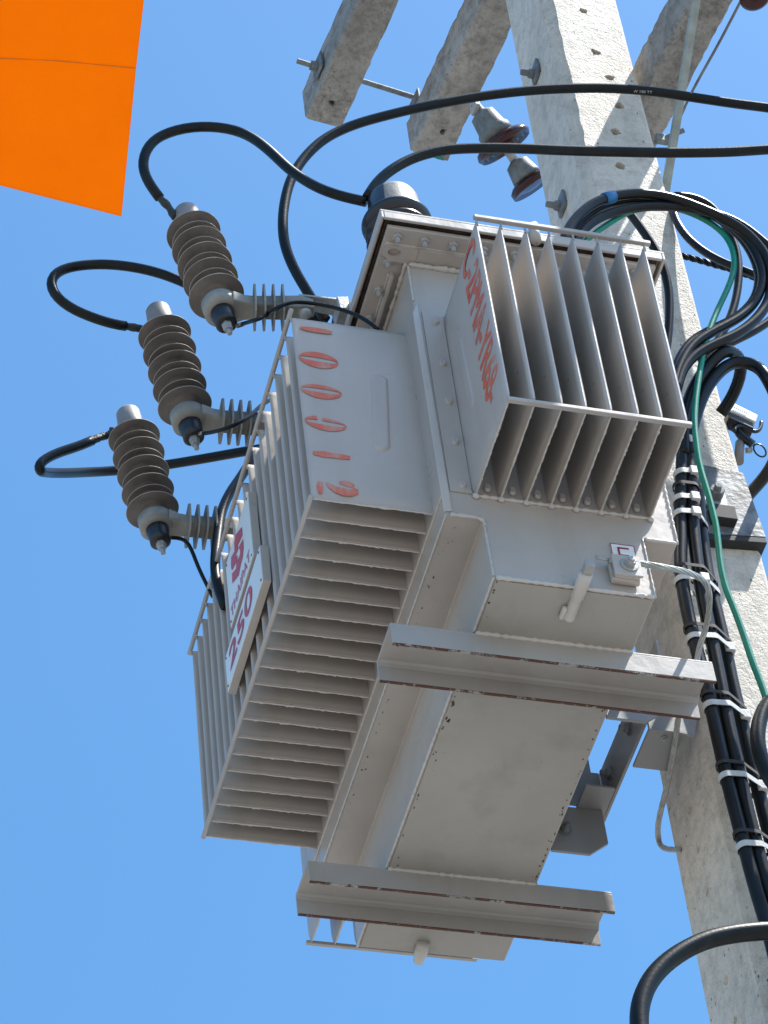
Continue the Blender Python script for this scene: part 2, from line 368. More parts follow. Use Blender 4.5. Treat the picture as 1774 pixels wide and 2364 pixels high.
# dark steel band plate on the sunny side
sp = empty('steel_plate', (-0.59, 0.80, 1.34), 'dark galvanised plate strapped across the sunny side of the pole', 'plate')
poly = [(-0.5850, 0.7463, 1.5601), (-0.5850, 0.8494, 1.5505), (-0.5850, 0.8625, 1.3635), (-0.5850, 0.7108, 1.3502)]
MB().prism(poly, (-0.008, 0, 0)).make('plate', M_GALVP, sp, bevel=0.001)
b0 = Vector((-0.5850, 0.7104, 1.3477)); b1 = Vector((-0.5850, 0.8620, 1.3610))
MB().prism([b0, b1, b1+Vector((-0.05, 0, 0)), b0+Vector((-0.05, 0, 0))], (0, 0, -0.014)).make('folded_edge', M_DARK, sp, bevel=0.001)
v = Vector((-0.5750, 0.7713, 1.4534))
MB().box((v.x-0.008, v.y-0.024, v.z-0.024), (v.x, v.y+0.022, v.z+0.022)).make('washer_plate', M_GALV, sp, bevel=0.001)
bolt(sp, v, (1, -0.1, 0), 0.016, 0.02, 0.008, 0.01, M_GALVD)
MB().box((v.x-0.02, v.y-0.02, v.z-0.075), (v.x+0.012, v.y+0.03, v.z-0.035)).make('clip', M_DARK, sp, bevel=0.002)

# ------------------------------------------------------------------ crossarms (turned 7 degrees from the transformer)
TH = math.radians(7); E1 = Vector((math.cos(TH), math.sin(TH), 0)); E2 = Vector((-math.sin(TH), math.cos(TH), 0)); P0 = Vector((-0.7, 0.75, 0))
def L2W(u, v, z): return P0 + E1*u + E2*v + Vector((0, 0, z))
def crossarm(u0, u1, v0, v1, z0, z1, label, holes):
    t = empty('crossarm', L2W(u0, (v0+v1)/2, z0), label, 'crossarm', 'concrete crossarms on the pole')
    n = 130; c = 0.008; mb = MB(); rnd = random.Random(u0)
    for k in range(n+1):
        u = lerp(u0, u1, (k/n)**1.0); e = 0.022*(1-min(1, k/1.0)); j = lambda: rnd.uniform(-0.0022, 0.0016)
        for (v, z) in ((v0+c, z0), (v1-c*0.3, z0), (v1, z0+c*0.3), (v1, z1-c), (v1-c, z1), (v0+c, z1), (v0, z1-c), (v0, z0+c)):
            vm = (v0+v1)/2; zm = (z0+z1)/2; s_ = 1-e/0.05
            mb.v.append(L2W(u, vm+(v-vm)*s_+j(), zm+(z-zm)*s_+j()))
    for k in range(n):
        for i in range(8): mb.f.append((k*8+i, k*8+(i+1) % 8, (k+1)*8+(i+1) % 8, (k+1)*8+i))
    mb.f.append(tuple(range(8))); mb.f.append(tuple(range(n*8, n*8+8)))
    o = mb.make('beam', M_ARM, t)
    cs = [(L2W(u, v, z0-0.01), L2W(u, v, z0+0.03), 0.0085) for u, v in holes]
    if cs: carve(o, cs)
    return t
Z1, Z2, Z3 = 4.245, 4.10, 2.95
arm1 = crossarm(-1.070, 1.5, -0.186, -0.080, Z1, Z1+0.135, 'concrete crossarm at left whose free end carries a threaded bolt', [(-0.98, -0.135)])
arm2 = crossarm(-0.992, 1.5, 0.082, 0.190, Z2, Z2+0.14, 'concrete crossarm beside the pole holding the brown disc insulators', [(-0.885, 0.140)])
arm3 = crossarm(-0.36, 1.6, 0.120, 0.213, Z3, Z3+0.125, 'lower concrete crossarm emerging from behind the right of the pole', [])
# through bolt and spacer between the upper arms
a = Vector((-1.5710, 0.3746, 4.2900)); 
th = empty('through_bolt', L2W(-0.78, -0.2, Z1+0.06), 'long threaded bolt clamping the two upper crossarms together', 'bolt')
u_b = -0.80
u_b = (Vector((-1.5874, 0.4452, 4.3000))-P0).dot(E1)
MB().cyl(L2W(u_b, -0.255, Z1+0.062), L2W(u_b, 0.24, Z1+0.030), 0.0075).make('rod', M_GALVD, th, smooth=False)
MB().cyl(L2W(u_b, -0.215, Z1+0.060), L2W(u_b, -0.1975, Z1+0.0595), 0.016, n=6).make('nut', M_GALVD, th)
MB().prism([L2W(u_b-0.03, -0.1975, Z1+0.03), L2W(u_b+0.03, -0.1975, Z1+0.03), L2W(u_b+0.03, -0.1975, Z1+0.095), L2W(u_b-0.03, -0.1975, Z1+0.095)], E2*0.006).make('washer_plate', M_GALVD, th, bevel=0.001)
v = L2W(u_b, 0.084, Z2+0.05)
MB().prism([L2W(u_b-0.03, 0.0865, Z2+0.13), L2W(u_b+0.03, 0.0865, Z2+0.13), L2W(u_b+0.03, 0.0865, Z2+0.19), L2W(u_b-0.03, 0.0865, Z2+0.19)], E2*0.006).make('washer_plate', M_GALVD, th, bevel=0.001)
MB().prism([(-1.6715, 0.7589, 4.0985), (-1.6823, 0.7716, 4.0985), (-1.6872, 0.7927, 4.0985), (-1.6884, 0.8103, 4.0985), (-1.6766, 0.8022, 4.0985), (-1.6724, 0.7776, 4.0985)], (0, 0, 0.0008)).make('paint_smear', M_TEAL, arm2)

# ------------------------------------------------------------------ disc insulators behind the pole
def insul(name, a, b, label):
    a, b = Vector(a), Vector(b); d = (b-a).normalized(); L = (b-a).length
    t = empty(name, a, label, 'insulator')
    MB().lathe(a, d, [(0, 0.012), (0.025, 0.015), (0.036, 0.034), (0.080, 0.041), (0.088, 0.047), (0.112, 0.048)], 24).make('metal_cap', M_GALVI, t, smooth=True)
    p = a+d*0.112
    MB().lathe(p, d, [(0, 0.03), (0.004, 0.062), (0.014, 0.078), (0.026, 0.082), (0.036, 0.076), (0.026, 0.062), (0.038, 0.057), (0.024, 0.047), (0.036, 0.041), (0.022, 0.030), (0.03, 0.014)], 40).make('disc', M_PORC, t, smooth=True)
    MB().lathe(p+d*0.03, d, [(0, 0.012), (0.05, 0.013)], 12).make('pin', M_GALV, t, smooth=True)
    q = p+d*0.075
    MB().lathe(q, d, [(0, 0.012), (0.012, 0.032), (0.050, 0.040), (0.062, 0.042)], 24).make('metal_cap', M_GALVI, t, smooth=True)
    r_ = q+d*0.062
    MB().lathe(r_, d, [(0, 0.03), (0.004, 0.052), (0.014, 0.063), (0.03, 0.063), (0.024, 0.04), (0.03, 0.02)], 40).make('disc', M_PORC, t, smooth=True)
    MB().box(tuple(a-Vector((0.02, 0.008, 0.03))), tuple(a+Vector((0.02, 0.008, 0.02)))).make('clevis', M_GALV, t, bevel=0.003)
    return t
insul('disc_insulator', (-1.4368, 0.8180, 4.0148), (-1.5515, 1.0047, 3.8054), 'string of brown porcelain disc insulators half hidden behind the pole')
v = Vector((-0.2687, 1.0000, 2.8288)); t = empty('disc_insulator', v, 'brown porcelain disc just entering the top right corner', 'insulator')
MB().lathe(v, (0.1, 0.1, -1), [(-0.10, 0.012), (-0.03, 0.022), (0, 0.034), (0.012, 0.036), (0.018, 0.028), (0.012, 0.012)], 40).make('disc', M_PORC, t, smooth=True)
# ------------------------------------------------------------------ brace bar, stay wire
def bar(name, a, b, w_, th_, side, m, label, cat):
    a, b = Vector(a), Vector(b); d = (b-a).normalized(); s_ = Vector(side); s_ = (s_-d*s_.dot(d)).normalized(); n = d.cross(s_)
    P = [a+s_*w_/2+n*th_/2, a-s_*w_/2+n*th_/2, a-s_*w_/2-n*th_/2, a+s_*w_/2-n*th_/2]
    o = MB().prism(P, b-a).make(name, m, None, bevel=0.001); tag(o, label, cat); return o
bar('brace_bar', (-0.2705, 0.8750, 2.8398), (-0.6636, 0.8700, 2.5485), 0.018, 0.012, (0.3, 0.9, 0.3), M_BRACE, 'pale galvanised flat brace running up beside the right of the pole', 'brace')
o, _ = cable('stay_wire', [(-0.3725, 1.0500, 3.0121), (-0.5073, 1.0336, 3.0100), (-0.6650, 1.0156, 3.0183), (-0.7533, 1.0047, 3.0070), (-0.7950, 1.0000, 3.0081)], 0.0035, M_GALVD, 'thin dark stay wire slanting beside the brace at top right', 'wire', n=8)
v = Vector((-0.6155, 0.9000, 2.7394)); t = empty('wire_clamp', v, 'small dark clamp where wire meets the pale brace', 'clamp')
MB().cyl(v-Vector((0.02, 0.03, 0.0)), v+Vector((0.02, 0.03, 0.01)), 0.006).make('bolt', M_GALVD, t)
MB().box(tuple(v-Vector((0.015, 0.03, 0.012))), tuple(v+Vector((0.0, 0.0, 0.012)))).make('jaw', M_GALVD, t, bevel=0.002)

# ------------------------------------------------------------------ transformer
YF, YT, XF0, ZB, ZT, XE, XC = -0.1435, 0.0765, -0.2893, 0.953, 1.449, -0.234, -0.0153
YL1, YL2, YR, ZS, ZBOT, XW = 0.1422, 0.4279, 0.4921, 0.8935, 0.7464, -1.1785
T = empty('transformer', (-0.706, 0.284, 0.696), 'grey finned pole mounted transformer with red stencilled lettering', 'transformer')
# tank: upper box and narrower sump in one welded shell
prof = [(YT, 1.60), (YT, ZS), (YL1, ZS), (YL1, ZBOT), (YL2, ZBOT), (YL2, ZS), (YR, ZS), (YR, 1.60)]
mb = MB().prism([(XE, y, z) for y, z in prof], (XW-XE, 0, 0)); tank = mb.make('tank', M_PAINT, T, bevel=0.0025)
# recessed bottom plate colour band (own sheet, 3 mm proud)
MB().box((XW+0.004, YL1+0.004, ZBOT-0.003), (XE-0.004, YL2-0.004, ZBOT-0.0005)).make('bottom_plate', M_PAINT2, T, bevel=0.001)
# corrugated wall panels carrying the fins
MB().box((XE-0.002, YT-0.004, ZB-0.006), (XF0-0.915, YT-0.0005, ZT+0.006)).make('wall_panel', M_PAINT, T)
# corner ridge, a thin proud strip welded along the front corner of the tank
MB().prism([(XE+0.001, YT-0.006, ZS+0.005), (XE+0.001, YT-0.006, ZT-0.01), (XE+0.001, YT+0.006, ZT+0.025), (XE+0.001, YT+0.009, ZS+0.005)], (0.0035, 0, 0)).make('corner_strip', M_WELD, T, bevel=0.001)
MB().box((XE+0.0005, YT+0.012, ZB), (XE+0.003, 0.128, ZT)).make('end_strip', M_PAINT, T, bevel=0.0008)
# fins ----------------------------------------------------------------
def fin_mesh(L=0.2195, H=0.4965):
    zz = [(0, .0013), (.006, .0014), (.011, .0030), (.017, .0046), (.028, .0052), (H*0.3, .0049), (H*0.6, .0049), (H-.06, .0048), (H-.04, .0042), (H-.022, .0028), (H-.010, .0014), (H, .0012)]
    ll = [0, L*.25, L*.5, L*.75, L-.006, L-.003, L-.001, L]; sc = [1, 1, 1, 1, 1, .86, .5, .12]
    vs = []; fs = []; nz = len(zz); nl = len(ll)
    for sgn in (1, -1):
        for j, (z, t) in enumerate(zz):
            for i, l in enumerate(ll): vs.append((l, sgn*t*sc[i], z))
    def id_(s, j, i): return s*nz*nl + j*nl + i
    for s in (0, 1):
        for j in range(nz-1):
            for i in range(nl-1): fs.append((id_(s,j,i), id_(s,j,i+1), id_(s,j+1,i+1), id_(s,j+1,i)))
    for i in range(nl-1):
        fs.append((id_(0,0,i), id_(0,0,i+1), id_(1,0,i+1), id_(1,0,i))); fs.append((id_(0,nz-1,i), id_(0,nz-1,i+1), id_(1,nz-1,i+1), id_(1,nz-1,i)))
    for j in range(nz-1): fs.append((id_(0,j,nl-1), id_(0,j+1,nl-1), id_(1,j+1,nl-1), id_(1,j,nl-1)))
    me = mesh('fin', vs, fs); me.materials.append(M_PAINT)
    for p in me.polygons: p.use_smooth = True
    return me
FIN = fin_mesh()
Tinv = T.matrix_basis.inverted()
SEAMS = []
for k in range(4):
    sm = MB(); nn = 46; rs = [0.0017+random.uniform(-.0004, .0006)+(0.0012 if random.random() < 0.06 else 0) for _ in range(nn)]
    sm.tube([(0.002+0.2165*i/(nn-1), random.uniform(-.0003, .0003), random.uniform(-.0006, .0004)) for i in range(nn)], lambda t: rs[int(round(t*(nn-1)))], 6)
    me = sm.mesh('fin_seam'); me.materials.append(M_WELD)
    for p in me.polygons: p.use_smooth = True
    SEAMS.append(me)
def fin(M4):
    o = bpy.data.objects.new('fin', FIN); COL.objects.link(o); o.parent = T; o.matrix_parent_inverse = Tinv; o.matrix_basis = M4
    q = bpy.data.objects.new('fin_seam', random.choice(SEAMS)); COL.objects.link(q); q.parent = o
    return o
PITCH = 0.045
for i in range(20):
    fin(Matrix.Translation((XF0-PITCH*i, YT, ZB)) @ Matrix.Rotation(-PI/2+random.uniform(-.010, .010), 4, 'Z'))
YE0 = 0.1336
for i in range(8):
    fin(Matrix.Translation((XE, YE0+0.0452*i, ZB-0.004)) @ Matrix.Rotation(random.uniform(-.010, .010), 4, 'Z'))
for i in range(8):
    fin(Matrix.Translation((XW, 0.122+0.0462*i, ZB-0.012)) @ Matrix.Rotation(PI, 4, 'Z'))
def rod(a, b, r): return MB().cyl(a, b, r, n=10).make('fin_rail', M_ROD, T, smooth=True, bevel=0)
rod((XF0+0.014, YF-0.002, ZT+0.006), (XF0-PITCH*19-0.012, YF-0.002, ZT+0.006), 0.0047)
rod((XF0+0.004, YF-0.001, ZB+0.001), (XF0-PITCH*19-0.005, YF-0.001, ZB+0.001), 0.0047)
for (z, ex) in ((ZT+0.010, 0.012), (ZB-0.004, 0.002)):
    MB().box((XC-0.004, YE0-0.005, z-0.0045), (XC+0.005, YE0+0.0452*7+0.005+ex*0.6, z+0.0045)).make('fin_rail', M_ROD, T, bevel=0.0015)
for z in (ZT-0.004, ZB-0.012):
    MB().box((XW-0.222, 0.112, z-0.004), (XW-0.214, 0.456, z+0.004)).make('fin_rail', M_ROD, T, bevel=0.0012)
for i in range(8):                                 # pinched stubs reaching the upper rail
    MB().cyl((XC-0.001, YE0+0.0452*i, ZT-0.012), (XC-0.001, YE0+0.0452*i, ZT+0.008), 0.0022, n=6).make('stub', M_ROD, T)
for i in range(20):
    MB().cyl((XF0-PITCH*i, YF+0.0, ZT-0.010), (XF0-PITCH*i, YF-0.001, ZT+0.006), 0.0018, n=6).make('stub', M_ROD, T)
# pressed slot on the two outermost fins, weld dimples
def stadium(mb, c, ax1, ax2, L, W, nrm, h):
    c = Vector(c); a1, a2, n = Vector(ax1), Vector(ax2), Vector(nrm); out = []; 
    for k, (s_, hh) in enumerate(((1.0, 0.0), (0.72, h), (0.5, h*0.9))):
        R_ = W/2*s_; Lh = L/2-W/2+(W/2)*(s_-1)*0.3; pts = []
        for i in range(13): t = -PI/2+PI*i/12; pts.append(c+a1*(Lh+R_*math.cos(t))+a2*R_*math.sin(t)+n*hh)
        for i in range(13): t = PI/2+PI*i/12; pts.append(c-a1*Lh+a1*R_*math.cos(t)+a2*R_*math.sin(t)+n*hh)
        out.append(pts)
    m_ = len(out[0]); vs = sum(out, []); fs = [(k*m_+i, k*m_+(i+1) % m_, (k+1)*m_+(i+1) % m_, (k+1)*m_+i) for k in range(2) for i in range(m_)] + [tuple(range(2*m_, 3*m_))]
    mb.add(vs, fs)
s1 = MB(); stadium(s1, (XF0+0.0046, 0.001, 1.205), (0, 0.07, 1), (0, 1, 0), 0.215, 0.034, (1, 0, 0), 0.0042); s1.make('pressed_slot', M_PAINT, T, smooth=True)
s2 = MB(); stadium(s2, (-0.172, YE0-0.0046, 1.205), (-0.04, 0, 1), (1, 0, 0), 0.20, 0.030, (0, -1, 0), 0.0034); s2.make('pressed_slot', M_PAINT, T, smooth=True)
def dimple(y, z):
    d_ = MB(); stadium(d_, (XE+0.0022, y, z), (0, 0, 1), (0, 1, 0), 0.020, 0.0135, (1, 0, 0), 0.0065); d_.make('weld_spot', M_PAINT, T, smooth=True)
for z in (1.423, 1.303, 1.196, 1.087, 0.972): dimple(0.112, z)
for i in range(7): dimple(0.157+0.0452*i, 0.972)
# weld beads
weld([(XE+0.002, 0.128, ZB-0.004), (XE+0.002, 0.456, ZB-0.004)], 0.0035, T)
for i in range(8): MB().lathe((XE+0.001, YE0+0.0452*i, ZB-0.006), (1, 0, 0), [(0, 0.007), (0.004, 0.006), (0.007, 0.003)], 10).make('weld_spot', M_WELD, T, smooth=True)
weld([(XE, YT+0.006, ZS), (XE+0.001, YL1-0.012, ZS-0.001), (XE+0.001, YL1-0.001, ZS-0.004), (XE+0.001, YL1-0.001, ZS-0.02)], 0.0035, T)
weld([(XE+0.0005, YL1-0.001, ZS-0.02), (XE+0.0005, YL1, ZBOT+0.004)], 0.0022, T)
weld([(XE+0.0005, YL1+0.004, ZBOT), (XE+0.0005, YL2-0.002, ZBOT)], 0.0036, T)
weld([(XE, YL1, ZBOT), (XW, YL1, ZBOT)], 0.0022, T)
weld([(XE, YL2, ZBOT), (XE, YL2, ZS), ], 0.0022, T)
weld([(XE, YR-0.002, ZS+0.001), (XE, YL2+0.004, ZS+0.001)], 0.003, T)
weld([(XE, YR, ZS), (XE, YR, 1.2)], 0.0025, T)
weld([(XE-0.0, YT-0.001, ZS), (XW, YT-0.001, ZS)], 0.0020, T)
weld([(XE, YT-0.001, ZB-0.006), (XW, YT-0.001, ZB-0.006)], 0.0022, T)
weld([(XE+0.002, YT+0.002, 1.587), (XE+0.002, YR, 1.587)], 0.0055, T, amp=0.6)
weld([(XE, YT-0.003, 1.592), (XW, YT-0.003, 1.592)], 0.004, T, amp=0.5)
weld([(XE+0.001, YT, 1.585), (XE+0.001, YT, ZT+0.03)], 0.0020, T)
# lid and flange --------------------------------------------------------
LX0, LX1, LY0, LY1 = -1.262, -0.150, 0.006, 0.560
lid = MB().box((LX0, LY0, 1.628), (LX1, LY1, 1.634)); lid.make('lid', M_PAINT, T, bevel=0.0015)
def rim(a, b): return MB().box(a, b)
for a, b in (((LX0, LY0, 1.609), (LX1, LY0+0.006, 1.629)), ((LX1-0.006, LY0+0.006, 1.609), (LX1, LY1-0.006, 1.629)), ((LX0, LY1-0.006, 1.609), (LX1, LY1, 1.629)), ((LX0, LY0+0.006, 1.609), (LX0+0.006, LY1-0.006, 1.629))):
    rim(a, b).make('lid_rim', M_PAINT, T, bevel=0.002)
MB().box((LX0+0.012, LY0+0.012, 1.618), (LX1-0.012, LY1-0.012, 1.627)).make('gasket', M_SLOT, T)
fl = [((LX0+0.018, LY0+0.016, 1.601), (XW-0.001, LY1-0.016, 1.611)), ((XE+0.001, LY0+0.016, 1.601), (LX1-0.015, LY1-0.016, 1.611)), ((XW-0.001, LY0+0.016, 1.601), (XE+0.001, YT-0.001, 1.611)), ((XW-0.001, YR+0.001, 1.601), (XE+0.001, LY1-0.016, 1.611))]
for a, b in fl: MB().box(a, b).make('flange', M_PAINT, T, bevel=0.0015)
# lifting lug plate with an oval hole, under the flange
def lug():
    y0, y1, x0, x1 = 0.024, 0.545, -0.235, -0.200; hc = (-0.214, 0.046); n = 20
    out = [(x1, y0), (x1, y0+0.0)]
    outer = [(x1, y0), (x1, 0.09), (x0, 0.09), (x0+0.0, y0+0.018), (x0+0.012, y0+0.002)]
    hole = [(hc[0]+0.009*math.cos(2*PI*i/n), hc[1]+0.0125*math.sin(2*PI*i/n)) for i in range(n)]
    bm = bmesh.new()
    top = 1.6005; bot = 1.5925
    def loop(pts, z): return [bm.verts.new((x, y, z)) for x, y in pts]
    for z in (bot, top):
        a = loop(outer, z); h = loop(hole, z)
        es = [bm.edges.new((a[i], a[(i+1) % len(a)])) for i in range(len(a))] + [bm.edges.new((h[i], h[(i+1) % n])) for i in range(n)]
        bmesh.ops.triangle_fill(bm, use_beauty=True, use_dissolve=False, edges=es)
        if z == bot: A0, H0 = a, h
    for P_, Q_ in ((A0, a), (H0, h)):
        for i in range(len(P_)): bm.faces.new((P_[i], P_[(i+1) % len(P_)], Q_[(i+1) % len(P_)], Q_[i]))
    bmesh.ops.recalc_face_normals(bm, faces=bm.faces); me = bpy.data.meshes.new('lug'); bm.to_mesh(me); bm.free()
    link('lifting_lug', me, M_PAINT, T)
    MB().box((x0, 0.0905, bot), (x1, y1-0.03, top)).make('stiffener', M_PAINT, T, bevel=0.001)
lug()
weld([(-0.2, 0.026, 1.600), (-0.2, 0.53, 1.600)], 0.0022, T)
MB().box((XW, 0.052, 1.585), (XE-0.03, 0.058, 1.6005)).make('stiffener', M_PAINT, T, bevel=0.001)
weld([(XE-0.035, 0.0505, 1.600), (XW, 0.0505, 1.600)], 0.002, T)
for y in (0.044, 0.096, 0.151, 0.21, 0.27, 0.33, 0.39, 0.45, 0.505): bolt(T, (-0.182, y, 1.601), (0, 0, -1), 0.0095, 0.009, 0.005, 0.012)
for k in range(13): bolt(T, (-0.241-0.068*k, 0.0405, 1.601), (0, 0, -1), 0.0095, 0.009, 0.005, 0.012)
# small painted clamp on the lid rim above the end fins
v = Vector((-0.1460, 0.3032, 1.6067))
MB().cyl((-0.147, v.y, 1.600), (-0.147, v.y, 1.650), 0.010, n=12).make('lid_clamp', M_PAINT, T, smooth=True)

# skid channels ------------------------------------------------------------
def channel(xc, name, rustside):
    y0, y1 = -0.006, 0.5705; W, H, t = 0.0945, 0.050, 0.0055
    MB().box((xc-W, y0, ZBOT-0.004-t), (xc, y1, ZBOT-0.004)).make('channel_web', M_CHAN, T, bevel=0.0015)
    for x in (xc-t, xc-W):
        # toe of flange tapers a little, as rolled steel does
        MB().prism([(x, y0, ZBOT-0.004-t+0.0005), (x+t, y0, ZBOT-0.004-t+0.0005), (x+t-(0.0015 if x < xc-0.05 else 0), y0, ZBOT-H-0.002), (x+(0.0015 if x > xc-0.05 else 0), y0, ZBOT-H-0.002)], (0, y1-y0, 0)).make('channel_flange', M_CHAN, T, bevel=0.001)
        # root fillet
        s_ = 1 if x < xc-0.05 else -1; xr = x+t if s_ > 0 else x
        MB().prism([(xr, y0, ZBOT-0.0095), (xr+s_*0.008, y0, ZBOT-0.0098), (xr+s_*0.003, y0, ZBOT-0.0125), (xr, y0, ZBOT-0.019)], (0, y1-y0, 0)).make('root_fillet', M_CHAN, T)
        MB().box((x+0.0002, y0+0.001, ZBOT-H-0.0042), (x+t-0.0004, y1-0.001, ZBOT-H-0.0021)).make('rusty_edge', M_RUST, T)
    r1 = weld([(xc-0.0005, YL1+0.002, ZBOT-0.004), (xc-0.0005, YL2-0.002, ZBOT-0.004)], 0.0042, T, amp=0.45)
channel(-0.3594, 'near', 1); channel(-0.9572, 'far', 1)

# name plates on folded trays ------------------------------------------------
def tray(x0, x1, z0, z1, y):
    MB().box((x0, y, z0), (x1, y+0.0018, z1)).make('name_plate', M_PLATE, T, bevel=0.0004)
    for a, b in (((x0-0.002, y+0.002, z0-0.002), (x1+0.002, y+0.0155, z0)), ((x1, y+0.002, z0), (x1+0.002, y+0.0155, z1)), ((x0-0.002, y+0.002, z1), (x1+0.002, y+0.0155, z1+0.002))):
        MB().box(a, b).make('plate_frame', M_PAINT, T)
    MB().box((x0-0.002, y+0.002, z0), (x1, y+0.0035, z1)).make('plate_back', M_PAINT, T)
    for x in (x0+0.008, x1-0.008):
        for z in (z0+0.008, z1-0.008): MB().cyl((x, y, z), (x, y-0.0015, z), 0.0025, n=8).make('rivet', M_GALVD, T)
PY = -0.1615
p1 = ((-0.5973, -0.1615, 1.3207), (-0.7805, -0.1615, 1.3104), (-0.7963, -0.1615, 1.1477), (-0.6099, -0.1615, 1.1445))
x_hi = (p1[0][0]+p1[3][0])/2; x_lo = (p1[1][0]+p1[2][0])/2; z_hi = (p1[0][2]+p1[1][2])/2; z_lo = (p1[2][2]+p1[3][2])/2
tray(x_lo, x_hi, z_lo, z_hi, PY)
p2 = ((-0.5545, -0.1615, 1.1170), (-0.5639, -0.1615, 1.0345), (-0.8432, -0.1615, 1.0298), (-0.8430, -0.1615, 1.1239))
X_hi = (p2[0][0]+p2[1][0])/2; X_lo = (p2[2][0]+p2[3][0])/2; Z_hi = (p2[0][2]+p2[3][2])/2; Z_lo = (p2[1][2]+p2[2][2])/2
tray(X_lo, X_hi, Z_lo, Z_hi, PY)
# emblem and lettering
lg = MB()
uv_path(lg, [(-0.6581, -0.1625, 1.2807), (-0.7021, -0.1625, 1.3084), (-0.7154, -0.1625, 1.3000), (-0.7188, -0.1625, 1.2798), (-0.7437, -0.1625, 1.2910), (-0.7505, -0.1625, 1.2720), (-0.7468, -0.1625, 1.2574), (-0.7066, -0.1625, 1.2427), (-0.7036, -0.1625, 1.2538), (-0.7220, -0.1625, 1.2677), (-0.6967, -0.1625, 1.2594), (-0.6937, -0.1625, 1.2705), (-0.6787, -0.1625, 1.2649), (-0.6586, -0.1625, 1.2585)])
uv_path(lg, [(-0.6572, -0.1625, 1.2474), (-0.6909, -0.1625, 1.2591), (-0.6805, -0.1625, 1.2418), (-0.6852, -0.1625, 1.2339), (-0.7134, -0.1625, 1.2417), (-0.7186, -0.1625, 1.2319), (-0.7480, -0.1625, 1.2503), (-0.7509, -0.1625, 1.2262), (-0.7063, -0.1625, 1.2010), (-0.6893, -0.1625, 1.2088), (-0.6695, -0.1625, 1.2110), (-0.6583, -0.1625, 1.2260)])
lg.make('emblem', M_REDP, T)
text('plate_lettering', 'THAIPAT', frame((x_lo+0.012, PY-0.0008, z_lo+0.010), (1, 0, 0), (0, 0, 1)), (x_hi-x_lo)-0.03, 0.026, M_REDP, T, 0.0)
text('plate_number', '250', frame((X_lo+0.030, PY-0.0008, Z_lo+0.022), (1, 0, 0), (0, 0, 1)), (X_hi-X_lo)-0.10, 0.052, M_REDP, T, 0.012)

# stencilled number on the outermost front fin: reads down the fin
F1 = frame((XF0+0.0056, 0, 0), (0, 0, -1), (0, 1, 0))         # local x runs down, local y runs towards the tank
def gl(mb, pts, ws, z, y, hx, hy):
    # glyph unit square -> (down, across)
    ribbon(mb, F1, [(-(z)+px*hx, y+py*hy) for px, py in pts], [w_*1.0 for w_ in ws], 0.0002)
def half_lens(mb, z, y, side, hx, hy, wmax, t0=0.0, t1=1.0):
    n = 14; pts = []; ws = []
    for i in range(n+1):
        t = lerp(t0, t1, i/n); a = PI*t; pts.append((0.5+side*0.36*math.sin(a)**0.75, t)); ws.append(max(0.0006, wmax*math.sin(PI*max(0.02, min(0.98, t)))**0.55))
    gl(mb, pts, ws, z, y, hx, hy)
XS = XF0+0.0058
def g3(name, P, ws):
    P = [Vector(p) for p in P]; n = len(P); vs = []
    for i in range(n):
        t = (P[min(i+1, n-1)]-P[max(i-1, 0)]); t.x = 0; t.normalize(); q = Vector((0, -t.z, t.y)); vs += [P[i]+q*ws[i]/2, P[i]-q*ws[i]/2]
    return MB().add(vs, [(2*i, 2*i+1, 2*i+3, 2*i+2) for i in range(n-1)]).make('stencil_stroke', M_STEN, T)
def crescent(a, b, side, wmax, t0=0.0, t1=1.0, gap=0.0056):
    a, b = Vector(a), Vector(b); d = (b-a); n_ = Vector((0, -d.z, d.y)).normalized()*(-side); P = []; ws = []
    for i in range(15):
        t = lerp(t0, t1, i/14); w_ = max(0.0008, wmax*math.sin(PI*max(0.0, min(1, t)))**0.62); P.append(a+d*t+n_*(gap*math.sin(PI*t)**0.4+w_/2)); ws.append(w_)
    return g3('s', P, ws)
g3('one', [(-0.2835, -0.1301, 1.4170), (-0.2835, -0.1148, 1.4166), (-0.2835, -0.0986, 1.4164), (-0.2835, -0.0824, 1.4162), (-0.2835, -0.0703, 1.4151)], [0.0056, 0.0133, 0.0140, 0.0133, 0.0084])
Z_ = [([(-0.2835, -0.1387, 1.3328), (-0.2835, -0.0653, 1.3290)], 1, 0, 0), ([(-0.2835, -0.1421, 1.2443), (-0.2835, -0.0661, 1.2422)], 1, 0, 0), ([(-0.2835, -0.1408, 1.1563), (-0.2835, -0.0651, 1.1518)], 0, 0, 0)]
crescent(*Z_[0][0], -1, 0.0156); crescent(*Z_[0][0], 1, 0.0186)
crescent(*Z_[1][0], -1, 0.0102); crescent(*Z_[1][0], 1, 0.0168)
crescent(*Z_[2][0], -1, 0.0130, 0.0, 0.30); crescent(*Z_[2][0], -1, 0.0075, 0.42, 1.0); crescent(*Z_[2][0], 1, 0.0150)
g3('one', [(-0.2835, -0.1327, 1.0682), (-0.2835, -0.1157, 1.0681), (-0.2835, -0.0986, 1.0680), (-0.2835, -0.0807, 1.0682), (-0.2835, -0.0660, 1.0676)], [0.0084, 0.0161, 0.0140, 0.0133, 0.0098])
g3('two', [(-0.2835, -0.1255, 0.9931), (-0.2835, -0.1273, 0.9791), (-0.2835, -0.1271, 0.9635)], [0.0084, 0.0119, 0.0056])
g3('two', [(-0.2835, -0.1147, 0.9940), (-0.2835, -0.1085, 0.9851), (-0.2835, -0.0991, 0.9779), (-0.2835, -0.0871, 0.9746), (-0.2835, -0.0747, 0.9747), (-0.2835, -0.0652, 0.9788), (-0.2835, -0.0621, 0.9873)], [0.0028, 0.0112, 0.0168, 0.0196, 0.0196, 0.0168, 0.0070])
